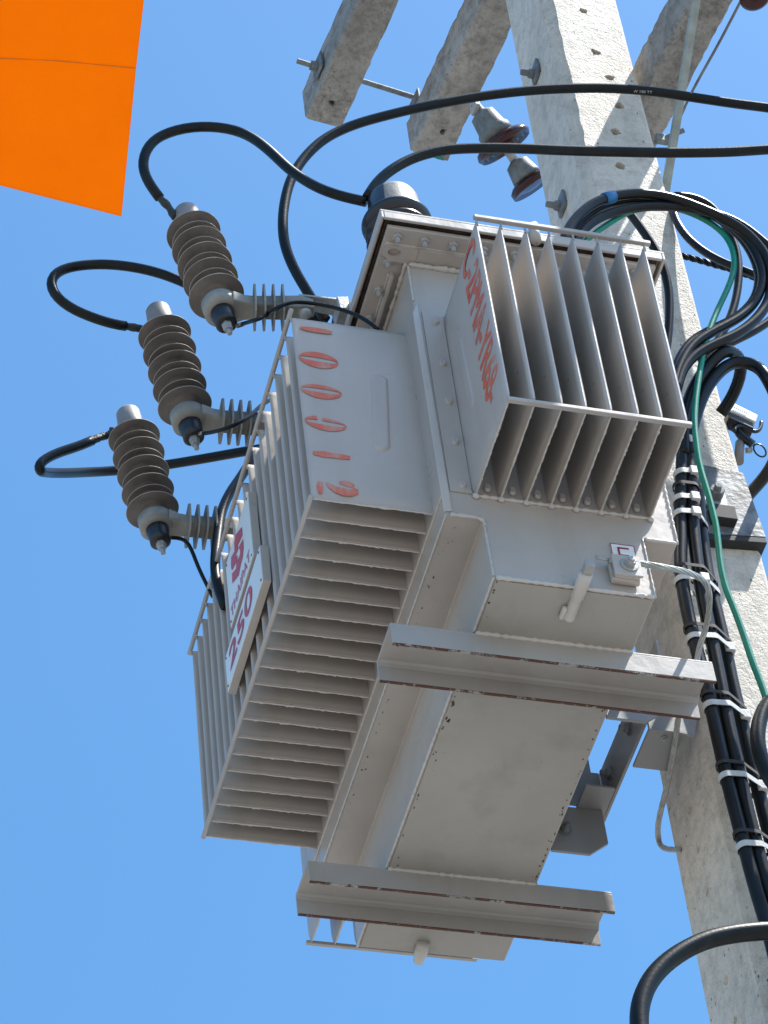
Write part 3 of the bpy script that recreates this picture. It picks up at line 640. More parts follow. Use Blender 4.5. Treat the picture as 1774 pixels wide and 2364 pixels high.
g3('two', [(-0.2835, -0.0913, 0.9975), (-0.2835, -0.0820, 0.9981), (-0.2835, -0.0729, 0.9965), (-0.2835, -0.0655, 0.9923)], [0.0056, 0.0133, 0.0140, 0.0070])
# stencil on the outermost end fin, reads down the edge: glyph tops point away from the tank... (towards the tank wall side)
F2 = frame((0, YE0-0.0056, 0), (0, 0, -1), (-1, 0, 0))
F2 = Matrix(((0, -1, 0, 0), (0, 0, -1, YE0-0.0052), (-1, 0, 0, 0), (0, 0, 0, 1)))
F2 = Matrix(((0, 1, 0, -0.098), (0, 0, -1, YE0-0.0056), (-1, 0, 0, 1.425), (0, 0, 0, 1)))
F2 = Matrix(((0, 1, 0, -0.104), (0, 0, -1, YE0-0.0056), (-1, 0, 0, 1.428), (0, 0, 0, 1)))
for k in range(12):
    off = Matrix.Translation((0.0016*(k % 3), -0.00006*k, -0.0018*(k//3)))
    c_ = text('stencil_code', 'C-2PMA-YR68-', off @ F2, 0.405, 0.076, M_STEN, T, 0.0)
    if k: sc_.append(c_)
    else: sc_ = [c_]
bm = bmesh.new()
for o in sc_: bm.from_mesh(o.data)
me = bpy.data.meshes.new('stencil_code'); bm.to_mesh(me); bm.free(); me.materials.append(M_STEN)
for o in sc_[1:]: bpy.data.objects.remove(o)
sc_[0].data = me; sc_[0]['kind'] = 'stuff'

# earth terminal, letter plate, drain pipe ---------------------------------------
e0 = Vector((-0.2315, 0.3640, 0.8679)); e1_ = Vector((-0.2315, 0.4082, 0.8721)); ey0, ey1, ez1 = e0.y, e1_.y, (e0.z+e1_.z)/2; ez0 = ez1-0.052
MB().box((XE+0.001, ey0, ez0), (XE+0.0025, ey1, ez1)).make('letter_plate', M_WHITE, T)
brd = MB()
for a, b in (((XE+0.0027, ey0, ez1-0.0014), (XE+0.003, ey1, ez1)), ((XE+0.0027, ey0, ez0), (XE+0.003, ey0+0.0014, ez1-0.0015)), ((XE+0.0027, ey1-0.0014, ez0), (XE+0.003, ey1, ez1-0.0015))): brd.box(a, b).make('letter_border', M_REDE, T); brd = MB()
em = MB(); w_ = 0.0035
for a, b in (((ey0+0.012, ez0+0.006), (ey0+0.012+w_, ez1-0.008)), ((ey0+0.012+w_+0.0001, ez1-0.008-w_), (ey0+0.033, ez1-0.008)), ((ey0+0.012+w_+0.0001, ez1-0.026-w_), (ey0+0.031, ez1-0.026)), ((ey0+0.012+w_+0.0001, ez0+0.006), (ey0+0.033, ez0+0.006+w_))): em.box((XE+0.0027, a[0], a[1]), (XE+0.0031, b[0], b[1]))
em.make('letter', M_REDE, T)['kind'] = 'stuff'
MB().box((XE+0.001, 0.3505, 0.766), (XE+0.010, 0.402, 0.815)).make('terminal_block', M_PAINT, T, bevel=0.003)
MB().box((XE+0.0105, 0.348, 0.762), (XE+0.018, 0.398, 0.811)).make('clamp_plate', M_PAINT, T, bevel=0.001)
MB().box((XE+0.0235, 0.350, 0.764), (XE+0.0285, 0.401, 0.813)).make('clamp_plate', M_PAINT, T, bevel=0.001)
MB().box((XE+0.018, 0.352, 0.764), (XE+0.0235, 0.397, 0.785)).make('clamp_spacer', M_PAINT, T, bevel=0.001)
bolt(T, (XE+0.0285, 0.379, 0.789), (1, 0, 0), 0.0105, 0.010, 0.006, 0.004, washer=0.0165)
a = Vector((-0.298, 0.290, ZBOT-0.011)); b = Vector((-0.203, 0.2965, ZBOT+0.006))
MB().lathe(a, b-a, [(0, 0.0085), (0.004, 0.0102), (0.045, 0.0104), (0.047, 0.0122), (0.085, 0.0124), (0.096, 0.0122)], 20).make('drain_pipe', M_WELD, T, smooth=True)
d_ = (b-a).normalized(); MB().prism([b+Vector((0, s_*0.008, u_*0.008)) for s_, u_ in ((-1, -1), (1, -1), (1, 1), (-1, 1))], d_*0.020).make('pipe_plug', M_BOLT, T, bevel=0.001)
MB().box((-0.300, 0.2735, ZBOT-0.014), (-0.272, 0.283, ZBOT-0.003)).make('pipe_tab', M_WELD, T, bevel=0.004)
c_ = Vector((-1.1611, 0.2597, 0.7420)); MB().lathe(c_+Vector((0.02, 0, 0)), (-1, 0.05, -0.12), [(0, 0.012), (0.028, 0.0130), (0.036, 0.0115), (0.050, 0.010), (0.052, 0.007)], 14).make('drain_pipe', M_WELD, T, smooth=True)

chip = MB(); rc_ = random.Random(3)
def chips(n, fx, fy, fz, smin=0.0008, smax=0.0022):
    for _ in range(n):
        c = Vector((fx(), fy(), fz())); k = 7; rr = rc_.uniform(smin, smax); el = rc_.uniform(1, 2.4)
        chip.add([c+Vector((math.cos(2*PI*i/k)*rr*el*rc_.uniform(.6, 1.1), math.sin(2*PI*i/k)*rr*rc_.uniform(.6, 1.1), 0)) for i in range(k)], [tuple(range(k))])
zb_ = lambda: ZBOT-0.0034
chips(34, lambda: rc_.uniform(-1.0, -0.62), lambda: YL2-0.006-abs(rc_.gauss(0, 0.004)), zb_)
chips(8, lambda: rc_.uniform(-0.62, -0.46), lambda: YL2-0.008-abs(rc_.gauss(0, 0.004)), zb_)
chips(14, lambda: rc_.uniform(-0.60, -0.44), lambda: YL1+0.007+abs(rc_.gauss(0, 0.004)), zb_, 0.001, 0.003)
chips(10, lambda: rc_.uniform(-0.95, -0.6), lambda: YL1+0.007+abs(rc_.gauss(0, 0.006)), zb_)
chips(7, lambda: rc_.uniform(-0.30, -0.24), lambda: YL1+0.006+abs(rc_.gauss(0, 0.003)), zb_)
chips(9, lambda: rc_.uniform(-0.9, -0.3), lambda: rc_.uniform(YL1, YL2), zb_, 0.0004, 0.0012)
zs_ = lambda: ZS-0.0007
chips(26, lambda: rc_.uniform(-1.0, -0.36), lambda: YT+0.009+abs(rc_.gauss(0, 0.003)), zs_, 0.0006, 0.0019)
chips(8, lambda: rc_.uniform(-0.33, -0.26), lambda: YT+0.010+abs(rc_.gauss(0, 0.008)), zs_, 0.0004, 0.0011)
chip.make('paint_chips', simple('chip_dark', (0.06, 0.045, 0.035), 0.8, 0, 0, 60, 0.6), T)['kind'] = 'stuff'
for x_, y_, rr in ((-0.402, 0.018, 0.004), (-0.401, 0.545, 0.004), (-0.997, 0.012, 0.004), (-0.995, 0.515, 0.003)):
    MB().lathe((x_, y_, ZBOT-0.0095), (0.3, 0, -1), [(0, rr), (0.003, rr*0.9), (0.006, rr*0.5)], 10).make('rust_lump', M_RUST, T, smooth=True)

# mounting bracket behind the tank ---------------------------------------------------
B = empty('mounting_bracket', (-0.7, 0.6, 0.75), 'grey steel hanger bracket bolting the transformer to the pole', 'bracket')
def gusset(x, top): 
    return MB().prism([(x, 0.430, 0.7475), (x, 0.504, 0.7475), (x, 0.543, 0.780), (x, 0.543, top), (x, 0.430, top)], (0.006, 0, 0)).make('gusset', M_BRACK, B, bevel=0.001)
gusset(-0.875, 0.862); gusset(-0.530, 0.862)
MB().box((-0.90, 0.552, 0.862), (-0.52, 0.558, 0.960)).make('beam_web', M_BRACK, B, bevel=0.001)
MB().prism([(-0.874, 0.47, 0.869), (-0.874, 0.550, 0.869), (-0.874, 0.550, 0.958), (-0.874, 0.535, 0.958), (-0.874, 0.535, 1.01), (-0.874, 0.47, 1.01)], (0.005, 0, 0)).make('end_plate', M_BRACK, B, bevel=0.001)
MB().box((-0.735, 0.5585, 0.846), (-0.640, 0.626, 0.852)).make('foot_plate', M_BRACK, B, bevel=0.001)
MB().prism([(-0.640, 0.5585, 0.8455), (-0.640, 0.615, 0.8455), (-0.640, 0.645, 0.84), (-0.640, 0.658, 0.90), (-0.640, 0.658, 0.955), (-0.640, 0.5585, 0.955)], (0.006, 0, 0)).make('side_plate', M_BRACK, B, bevel=0.001)
v = Vector((-0.6516, 0.5916, 0.8460)); bolt(B, v, (0, 0, -1), 0.007, 0.004, 0.004, 0.004, M_GALV)
MB().box((-0.885, 0.494, 0.8625), (-0.810, 0.5515, 0.868)).make('ledge', M_BRACK, B, bevel=0.001)

for p_, d_ in (((-0.524, 0.462, 0.80), (1, 0, 0)), ((-0.524, 0.512, 0.83), (1, 0, 0)), ((-0.869, 0.462, 0.80), (1, 0, 0)), ((-0.70, 0.552, 0.911), (0, -1, 0)), ((-0.82, 0.552, 0.911), (0, -1, 0)), ((-0.634, 0.60, 0.91), (1, 0, 0))):
    bolt(B, p_, d_, 0.010, 0.008, 0.006, 0.010, M_GALVD, washer=0.014)
weld([(-0.872, 0.4995, 0.869), (-0.872, 0.549, 0.869)], 0.002, B)
# bushings on the lid ---------------------------------------------------------------
def bushing(x, y, label):
    t = empty('bushing', (x, y, 1.634), label, 'bushing', 'bushings on the transformer lid')
    pr = [(0, 0.045), (0.012, 0.045), (0.016, 0.030)]
    for k in range(2): h = 0.022+k*0.030; pr += [(h, 0.034), (h+0.004, 0.062), (h+0.009, 0.063), (h+0.018, 0.034)]
    MB().lathe((x, y, 1.634), (0, 0, 1), pr, 40).make('porcelain', M_BLACKP, t, smooth=True)
    MB().lathe((x, y, 1.634), (0, 0, 1), [(0.098, 0.054), (0.104, 0.053), (0.160, 0.048), (0.172, 0.043), (0.178, 0.030), (0.179, 0.004)], 40).make('cover', M_BUSHC, t, smooth=True)
    MB().lathe((x, y, 1.634), (0, 0, 1), [(0.070, 0.060), (0.086, 0.0665), (0.090, 0.0675), (0.095, 0.065), (0.0975, 0.050)], 40).make('skirt', M_BLACKP, t, smooth=True)
    sh_ = []; na = 22  # thin black shell wrapped round one side of the cover
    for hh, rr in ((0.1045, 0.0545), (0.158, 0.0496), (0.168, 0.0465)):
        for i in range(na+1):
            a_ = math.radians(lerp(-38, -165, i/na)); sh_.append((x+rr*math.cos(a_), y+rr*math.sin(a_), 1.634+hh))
    MB().add(sh_, [(k*(na+1)+i, k*(na+1)+i+1, (k+1)*(na+1)+i+1, (k+1)*(na+1)+i) for k in range(2) for i in range(na)]).make('black_shell', M_BLACKP, t, smooth=True)
    return t
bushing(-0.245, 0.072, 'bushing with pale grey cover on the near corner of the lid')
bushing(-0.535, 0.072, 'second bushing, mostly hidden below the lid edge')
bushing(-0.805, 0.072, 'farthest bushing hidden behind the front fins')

# surge arresters -----------------------------------------------------------------
def arrester(x, yb, zb, top, joint, label):
    b = Vector((x, yb, zb)); top = Vector(top); d = (top-b).normalized(); Lh = (top-b).length
    t = empty('surge_arrester', b, label, 'surge arrester', 'surge arresters along the front of the transformer')
    L0 = 0.030; L1 = Lh-0.058; prf = [(L0-0.014, 0.026), (L0, 0.024)]; edge = []; n = 9; st_ = (L1-L0)/n
    for k in range(n):
        h = L0+st_*(k+0.15); R_ = 0.0465 if k % 2 else 0.0525
        prf += [(h, 0.0245), (h+st_*0.20, 0.030), (h+st_*0.02, R_-0.001), (h+st_*0.05, R_), (h+st_*0.12, R_-0.0008), (h+st_*0.78, 0.0265)]
        edge.append((h+st_*0.05, R_))
    prf += [(L1, 0.025)]
    MB().lathe(b, d, prf, 56).make('housing', M_POLY, t, smooth=True)
    for h, R_ in edge:
        e_ = MB(); q = d.to_track_quat('Z', 'Y'); ringp = [b+d*(h)+q @ Vector((R_*math.cos(2*PI*i/56), R_*math.sin(2*PI*i/56), 0)) for i in range(57)]
        e_.tube(ringp, 0.0007, 5, cap=False).make('shed_rim', M_POLYE, t, smooth=True)
    MB().lathe(b, d, [(L1, 0.0265), (L1+0.004, 0.0275), (Lh-0.006, 0.0245), (Lh-0.001, 0.0215), (Lh, 0.018), (Lh+0.0002, 0.004)], 36).make('cap', M_CAP, t, smooth=True)
    # ring and arm
    rg = MB(); rg.lathe(b, d, [(-0.018, 0.0235), (-0.0175, 0.0335), (0.012, 0.0345), (0.017, 0.027), (0.017, 0.024)], 36); rg.make('clamp_ring', M_ARMP, t, smooth=True)
    MB().lathe(b, -d, [(-0.002, 0.021), (0.004, 0.0225), (0.030, 0.0225), (0.042, 0.0205), (0.056, 0.0205), (0.057, 0.017)], 30).make('disconnector', M_BLACKP, t, smooth=True)
    MB().cyl(b-d*0.056, b-d*0.066, 0.0105, n=6).cyl(b-d*0.066, b-d*0.074, 0.009, n=6).cyl(b-d*0.074, b-d*0.086, 0.005, n=12).make('stud', M_GALV, t, bevel=0.0006, seg=1)
    j = Vector(joint); ad = (j-b).normalized(); up = (Vector((0, 0, 1))-ad*ad.z).normalized(); sx = ad.cross(up)
    AL = (j-b).length
    def sec(s_, w_, h_): c = b+ad*s_; return [c+sx*w_+up*h_, c-sx*w_+up*h_, c-sx*w_-up*h_, c+sx*w_-up*h_]
    ss = [(0.022, 0.030, 0.014), (0.045, 0.022, 0.012), (0.062, 0.019, 0.013), (AL-0.03, 0.018, 0.016), (AL-0.005, 0.018, 0.017), (AL+0.018, 0.012, 0.012)]
    vs = []; fs = []
    for s_, w_, h_ in ss: vs += sec(s_, w_, h_)
    for k in range(len(ss)-1):
        for i in range(4): fs.append((k*4+i, k*4+(i+1) % 4, (k+1)*4+(i+1) % 4, (k+1)*4+i))
    fs += [(0, 1, 2, 3), tuple(range(len(vs)-4, len(vs)))]
    MB().add(vs, fs).make('arm', M_ARMP, t, bevel=0.003)
    for k in range(4):
        c = b+ad*(0.064+k*0.0175); m_ = []
        for s0 in (-1, 1):
            for (w_, h_) in ((0.022, 0.037), (-0.022, 0.037), (-0.034, 0.024), (-0.034, -0.024), (-0.022, -0.037), (0.022, -0.037), (0.034, -0.024), (0.034, 0.024)): m_.append(c+ad*s0*0.0017+sx*w_*1.08+up*h_*1.08)
        MB().add(m_, [tuple(range(8))[::-1], tuple(range(8, 16))]+[(i, (i+1) % 8, 8+(i+1) % 8, 8+i) for i in range(8)]).make('arm_fin', M_ARMP, t, bevel=0.0007)
    # carriage bolt and steel strap to the lid
    MB().lathe(j-up*0.016, -up, [(0, 0.013), (0.002, 0.013), (0.006, 0.010), (0.008, 0.003)], 20).make('bolt', M_GALV, t, smooth=True)
    e = Vector((j.x-0.004, -0.002, 1.606))
    MB().prism([j+sx*0.016+up*0.018-ad*0.01, j-sx*0.016+up*0.018-ad*0.01, Vector((e.x-0.02, e.y-0.02, j.z+0.020)), Vector((e.x+0.02, e.y-0.02, j.z+0.020))], (0, 0, 0.005)).make('strap', M_GALV, t, bevel=0.001)
    MB().prism([(e.x-0.022, e.y-0.024, j.z+0.026), (e.x-0.022, e.y-0.001, 1.632), (e.x-0.022, e.y-0.001, 1.596), (e.x-0.022, e.y-0.020, 1.590)], (0.044, 0, 0)).make('strap_foot', M_GALV, t, bevel=0.002)
    return t, b, d
A1 = arrester(-0.404, -0.241, 1.602, (-0.4300, -0.2867, 1.9263), (-0.376, -0.086, 1.600), 'surge arrester nearest the lid corner, topmost of the three')
A2 = arrester(-0.680, -0.243, 1.602, (-0.6720, -0.2923, 1.9210), (-0.668, -0.086, 1.600), 'middle surge arrester of the three along the fins')
A3 = arrester(-0.954, -0.250, 1.602, (-0.9460, -0.2971, 1.9240), (-0.945, -0.086, 1.600), 'lowest and farthest surge arrester, nearest the name plates')

# high voltage leads ----------------------------------------------------------------
HV = 'black leads of the high voltage side'
def tape(pts, r, m=M_TAPE, name='tape_wrap', parent=None): 
    sp = smooth_path(pts, 0.004); rs = [r*(1+random.uniform(-.12, .12)) for _ in sp]; k = len(sp)-1
    return MB().tube(sp, lambda t: rs[int(round(t*k))], 12).make(name, m, parent, smooth=True)
c1p = [(-0.4300, -0.3091, 1.8985), (-0.4236, -0.3214, 1.9221), (-0.4170, -0.3400, 1.9383), (-0.4107, -0.3551, 1.9585), (-0.4044, -0.3684, 1.9808), (-0.3986, -0.3746, 2.0072), (-0.3930, -0.3729, 2.0360), (-0.3867, -0.3618, 2.0666), (-0.3790, -0.3389, 2.0940), (-0.3707, -0.3095, 2.1092), (-0.3621, -0.2779, 2.1159), (-0.3532, -0.2450, 2.1136), (-0.3443, -0.2125, 2.1038), (-0.3362, -0.1848, 2.0850), (-0.3272, -0.1585, 2.0502), (-0.3171, -0.1336, 2.0006), (-0.3058, -0.1084, 1.9414), (-0.2967, -0.0851, 1.9009), (-0.2865, -0.0561, 1.8635), (-0.2759, -0.0224, 1.8353), (-0.2620, 0.0239, 1.8087)]
o, _ = cable('power_lead', c1p[2:], 0.0102, M_CABLE, 'black lead arching over the topmost arrester to the pale bushing cover', 'cable', HV); tape(c1p[:4], 0.0075, parent=o); 
c2p = [(-0.6820, -0.3202, 1.8623), (-0.6796, -0.3356, 1.8600), (-0.6761, -0.3572, 1.8564), (-0.6717, -0.3851, 1.8514), (-0.6665, -0.4164, 1.8530), (-0.6612, -0.4475, 1.8572), (-0.6561, -0.4758, 1.8664), (-0.6516, -0.4978, 1.8832), (-0.6479, -0.5101, 1.9060), (-0.6450, -0.5111, 1.9300), (-0.6417, -0.4992, 1.9550), (-0.6373, -0.4746, 1.9692), (-0.6310, -0.4373, 1.9783), (-0.6230, -0.3892, 1.9792), (-0.6137, -0.3346, 1.9674), (-0.6051, -0.2865, 1.9453), (-0.5997, -0.2571, 1.9255), (-0.5904, -0.2095, 1.8859), (-0.5784, -0.1445, 1.8469), (-0.5669, -0.0788, 1.8254), (-0.5583, -0.0291, 1.8149), (-0.5500, 0.0190, 1.8059)]
o, _ = cable('power_lead', c2p[2:], 0.0102, M_CABLE, 'black lead looping left from the middle arrester and behind the topmost one', 'cable', HV); tape(c2p[:4], 0.0078, parent=o)
c3p = [(-0.9550, -0.3313, 1.8573), (-0.9523, -0.3501, 1.8424), (-0.9491, -0.3725, 1.8219), (-0.9459, -0.3940, 1.8005), (-0.9419, -0.4216, 1.7770), (-0.9379, -0.4491, 1.7536), (-0.9345, -0.4710, 1.7295), (-0.9319, -0.4857, 1.7066), (-0.9303, -0.4845, 1.6894), (-1.0000, -0.4530, 1.7655), (-1.0500, -0.4089, 1.8296), (-1.1000, -0.3484, 1.9009), (-1.1200, -0.2915, 1.9389), (-1.1200, -0.2331, 1.9587), (-1.1000, -0.1821, 1.9570), (-1.0500, -0.1101, 1.9349), (-1.0000, -0.0398, 1.9136), (-0.9500, 0.0146, 1.8834)]
o, _ = cable('power_lead', c3p[2:], 0.0102, M_CABLE, 'black lead looping left from the lowest arrester and back behind it', 'cable', HV); tape(c3p[:4], 0.008, parent=o)
MB().box(tuple(Vector(c3p[0])-Vector((0.006, 0.004, 0.006))), tuple(Vector(c3p[0])+Vector((0.006, 0.006, 0.016)))).make('tape_tab', M_TAPE, o, bevel=0.002)
cable('power_lead', extend([(-0.3000, 1.0546, 2.4302), (-0.3108, 0.9769, 2.4455), (-0.3208, 0.9049, 2.4562), (-0.3326, 0.8199, 2.4726), (-0.3445, 0.7349, 2.4890), (-0.3562, 0.6481, 2.4934), (-0.3680, 0.5598, 2.4862), (-0.3797, 0.4711, 2.4708), (-0.3929, 0.3714, 2.4434), (-0.4067, 0.2681, 2.4051), (-0.4205, 0.1662, 2.3597), (-0.4322, 0.0817, 2.3135), (-0.4408, 0.0229, 2.2641), (-0.4485, -0.0220, 2.1998), (-0.4554, -0.0523, 2.1330), (-0.4615, -0.0689, 2.0682), (-0.4691, -0.0788, 1.9893), (-0.4759, -0.0767, 1.9222), (-0.4824, -0.0626, 1.8656), (-0.4887, -0.0429, 1.8175), (-0.4946, -0.0231, 1.7748), (-0.5000, -0.0039, 1.7372)], start=3.0), 0.0104, M_CABLE, 'long black lead sweeping from the right edge across the pole and curling down', 'cable', HV)
cable('power_lead', extend([(-0.1500, 0.9307, 2.0678), (-0.1586, 0.8510, 2.0516), (-0.1665, 0.7782, 2.0362), (-0.1740, 0.7103, 2.0261), (-0.1825, 0.6342, 2.0174), (-0.1909, 0.5600, 2.0120), (-0.2060, 0.4278, 2.0044), (-0.2160, 0.3411, 2.0016), (-0.2240, 0.2717, 1.9961), (-0.2330, 0.1932, 1.9823), (-0.2406, 0.1278, 1.9499), (-0.2467, 0.0779, 1.9041), (-0.2511, 0.0465, 1.8611), (-0.2550, 0.0253, 1.8150)], start=3.0), 0.0104, M_CABLE, 'nearly level black lead from the right edge to the pale bushing cover', 'cable', HV)
cable('power_lead', [(-0.9500, -0.0233, 1.8621), (-0.9447, -0.0508, 1.8059), (-0.9393, -0.0762, 1.7481), (-0.9343, -0.1000, 1.6957), (-0.9285, -0.1209, 1.6305), (-0.9210, -0.1351, 1.5453), (-0.9132, -0.1467, 1.4595), (-0.9076, -0.1478, 1.3989), (-0.9000, -0.1375, 1.3247)], 0.0102, M_CABLE, 'short black lead seen curving between the top rail and the lowest arrester arm', 'cable', HV)
pl = [o for o in bpy.data.objects if o.name.startswith('power_lead') and 'sweeping' in o.get('label', '')][0]
ta = Vector((-0.3550, 0.6951, 2.4932)); tb = Vector((-0.3450, 0.7333, 2.4845)); cdir = (cam.matrix_world.translation-ta).normalized(); xa = (tb-ta).normalized(); ya = cdir.cross(xa).normalized()
sh = cdir*0.0125
text('cable_print', 'W 150 TT', frame(ta+sh-ya*0.002, xa, ya), (tb-ta).length, 0.0055, M_PRINT, pl)
EL = 'thin earth leads of the arresters'
for pts, lb in (([(-0.4000, -0.2120, 1.5480), (-0.3600, -0.2044, 1.5104), (-0.3300, -0.1933, 1.4846), (-0.3852, -0.1565, 1.5758), (-0.3200, -0.1578, 1.5135), (-0.3200, -0.1402, 1.5303), (-0.3300, -0.1197, 1.5527), (-0.3400, -0.0820, 1.5705), (-0.3300, -0.0451, 1.5541), (-0.3100, -0.0086, 1.5140), (-0.3000, 0.0079, 1.4860), (-0.2900, 0.0205, 1.4535)], 'thin black earth lead running from the topmost arrester onto the flange'),
                ([(-0.6800, -0.2292, 1.5575), (-0.6500, -0.2169, 1.5290), (-0.6200, -0.2030, 1.5033), (-0.6000, -0.1862, 1.4936), (-0.6000, -0.1667, 1.5115), (-0.6200, -0.1380, 1.5613), (-0.6600, -0.1022, 1.6456), (-0.7000, -0.0672, 1.7201)], 'thin black earth lead running from the middle arrester behind the rail'),
                ([(-0.9500, -0.2361, 1.5558), (-0.9524, -0.2214, 1.5624), (-0.9547, -0.2077, 1.5662), (-0.9572, -0.1931, 1.5678), (-0.9599, -0.1827, 1.5561), (-0.9635, -0.1752, 1.5336), (-0.9694, -0.1636, 1.4968), (-0.9756, -0.1485, 1.4612), (-0.9800, -0.1376, 1.4356)], 'thin black earth lead hanging down from the lowest arrester')):
    o, sp_ = cable('earth_lead', pts, 0.0040, M_CABLE, lb, 'wire', EL, n=10)
    MB().tube(sp_[:3], 0.0048, 8).make('copper_lug', M_RUST, o, smooth=True)

# low voltage conductors round the pole ------------------------------------------------
LV = 'black conductors looping round the pole'
cables_lv = [
 ([(-0.3400, 0.4508, 1.8842), (-0.3426, 0.4691, 1.9331), (-0.3458, 0.4989, 1.9905), (-0.3501, 0.5467, 2.0545), (-0.3544, 0.6015, 2.0975), (-0.3594, 0.6630, 2.1254), (-0.3646, 0.7248, 2.1330), (-0.3701, 0.7840, 2.1221), (-0.3757, 0.8417, 2.1023), (-0.3803, 0.8825, 2.0739), (-0.3850, 0.9117, 2.0241), (-0.3898, 0.9186, 1.9524), (-0.3944, 0.9001, 1.8757), (-0.3990, 0.8600, 1.8055), (-0.4037, 0.8110, 1.7534), (-0.4086, 0.7557, 1.7132), (-0.4127, 0.7117, 1.6749), (-0.4161, 0.6818, 1.6285), (-0.4200, 0.6608, 1.5693)], 0.0106, 'uppermost thick black conductor, marked with blue tape'),
 ([(-0.3600, 0.4819, 1.9036), (-0.3623, 0.5034, 1.9558), (-0.3655, 0.5459, 2.0164), (-0.3691, 0.6009, 2.0639), (-0.3731, 0.6632, 2.0993), (-0.3772, 0.7268, 2.1206), (-0.3814, 0.7890, 2.1296), (-0.3859, 0.8470, 2.1126), (-0.3899, 0.8842, 2.0706), (-0.3937, 0.9020, 2.0068), (-0.3969, 0.9003, 1.9415), (-0.4004, 0.8724, 1.8699), (-0.4040, 0.8267, 1.8097), (-0.4086, 0.7630, 1.7557), (-0.4118, 0.7200, 1.7147), (-0.4147, 0.6891, 1.6643), (-0.4170, 0.6701, 1.6204), (-0.4200, 0.6542, 1.5614)], 0.0100, 'second thick black conductor running just below the blue taped one'),
 ([(-0.4600, 0.6637, 2.2137), (-0.4633, 0.6767, 2.1987), (-0.4709, 0.6999, 2.1560), (-0.4789, 0.7215, 2.1093), (-0.4869, 0.7349, 2.0540), (-0.4945, 0.7383, 1.9964), (-0.5020, 0.7327, 1.9361), (-0.5113, 0.7208, 1.8619), (-0.5200, 0.7050, 1.7930)], 0.0092, 'black conductor dropping steeply past the back corner of the end fins'),
 ([(-0.5000, 0.8123, 2.3438), (-0.5038, 0.8516, 2.3556), (-0.5087, 0.8928, 2.3413), (-0.5146, 0.9181, 2.2845), (-0.5209, 0.9327, 2.2127), (-0.5273, 0.9251, 2.1266), (-0.5338, 0.9026, 2.0374), (-0.5390, 0.8762, 1.9702), (-0.5441, 0.8434, 1.9083), (-0.5500, 0.8014, 1.8433)], 0.0088, 'black conductor hanging just behind the green wire'),
 ([(-0.6000, 0.8596, 2.4611), (-0.5939, 0.8502, 2.4160), (-0.5855, 0.8494, 2.3612), (-0.5744, 0.8591, 2.2997), (-0.5608, 0.8817, 2.2402), (-0.5460, 0.9139, 2.1910), (-0.5320, 0.9481, 2.1542), (-0.5184, 0.9799, 2.1161), (-0.5000, 1.0244, 2.0692)], 0.0088, 'black conductor sagging from the pole corner to the right edge'),
 ([(-0.5600, 0.8196, 1.6953), (-0.5400, 0.8312, 1.7051), (-0.5200, 0.8400, 1.7196), (-0.5000, 0.8494, 1.7425), (-0.4700, 0.8442, 1.7488), (-0.4400, 0.8188, 1.7395), (-0.4200, 0.7821, 1.7140), (-0.4356, 0.7523, 1.6846), (-0.4442, 0.7172, 1.6260), (-0.4519, 0.6942, 1.5697), (-0.4599, 0.6797, 1.5098), (-0.4700, 0.6707, 1.4366)], 0.0125, 'thick conductor humped over at the start of the cable bundle'),
 ([(-0.7400, 0.8975, 1.6109), (-0.7000, 0.9050, 1.6137), (-0.6600, 0.9108, 1.6028), (-0.6000, 0.9213, 1.5961), (-0.5200, 0.9166, 1.5953), (-0.4600, 0.8948, 1.6131), (-0.4200, 0.8634, 1.6387), (-0.4304, 0.8531, 1.6959), (-0.4349, 0.8276, 1.7122), (-0.4390, 0.7998, 1.7016), (-0.4446, 0.7651, 1.6633), (-0.4511, 0.7335, 1.6085), (-0.4574, 0.7108, 1.5522), (-0.4635, 0.6928, 1.4973), (-0.4700, 0.6815, 1.4387)], 0.0125, 'thick glossy conductor forming the big loop past the hook clamp'),
 ([(-0.3700, 0.4687, 1.9106), (-0.3730, 0.4925, 1.9715), (-0.3763, 0.5295, 2.0326), (-0.3800, 0.5755, 2.0883), (-0.3837, 0.6265, 2.1237), (-0.3879, 0.6827, 2.1462), (-0.3922, 0.7395, 2.1570), (-0.3969, 0.7981, 2.1539), (-0.4017, 0.8498, 2.1312), (-0.4055, 0.8806, 2.0947), (-0.4096, 0.9001, 2.0386), (-0.4135, 0.9022, 1.9717), (-0.4172, 0.8814, 1.9031), (-0.4213, 0.8383, 1.8422), (-0.4260, 0.7801, 1.7948), (-0.4298, 0.7349, 1.7578), (-0.4329, 0.7032, 1.7138), (-0.4362, 0.6790, 1.6588), (-0.4400, 0.6633, 1.5937)], 0.0088, 'thinner black conductor squeezed between the two thick ones'),
 ([(-0.4600, 0.8361, 2.2562), (-0.4629, 0.8712, 2.2475), (-0.4659, 0.9077, 2.2405), (-0.4693, 0.9437, 2.2189), (-0.4729, 0.9751, 2.1830), (-0.4773, 1.0104, 2.1373), (-0.4813, 1.0181, 2.0704), (-0.4851, 0.9908, 1.9963), (-0.4892, 0.9453, 1.9338), (-0.4929, 0.8977, 1.8883), (-0.4966, 0.8503, 1.8515), (-0.5000, 0.8081, 1.8159)], 0.0088, 'black conductor looping out past the right edge and back'),
]
for pts, r, lb in cables_lv: o, sp_ = cable('conductor', pts, r, M_CABLE2, lb, 'cable', LV)
c0 = [o for o in bpy.data.objects if o.name == 'conductor'][0]
bq = Vector((-0.3520, 0.5767, 2.0792)); csp = smooth_path(cables_lv[0][0]); bi = min(range(len(csp)), key=lambda i: (csp[i]-bq).length)
MB().tube(csp[bi-1:bi+2], 0.0130, 18).make('blue_tape', M_BLUE, c0, smooth=True)
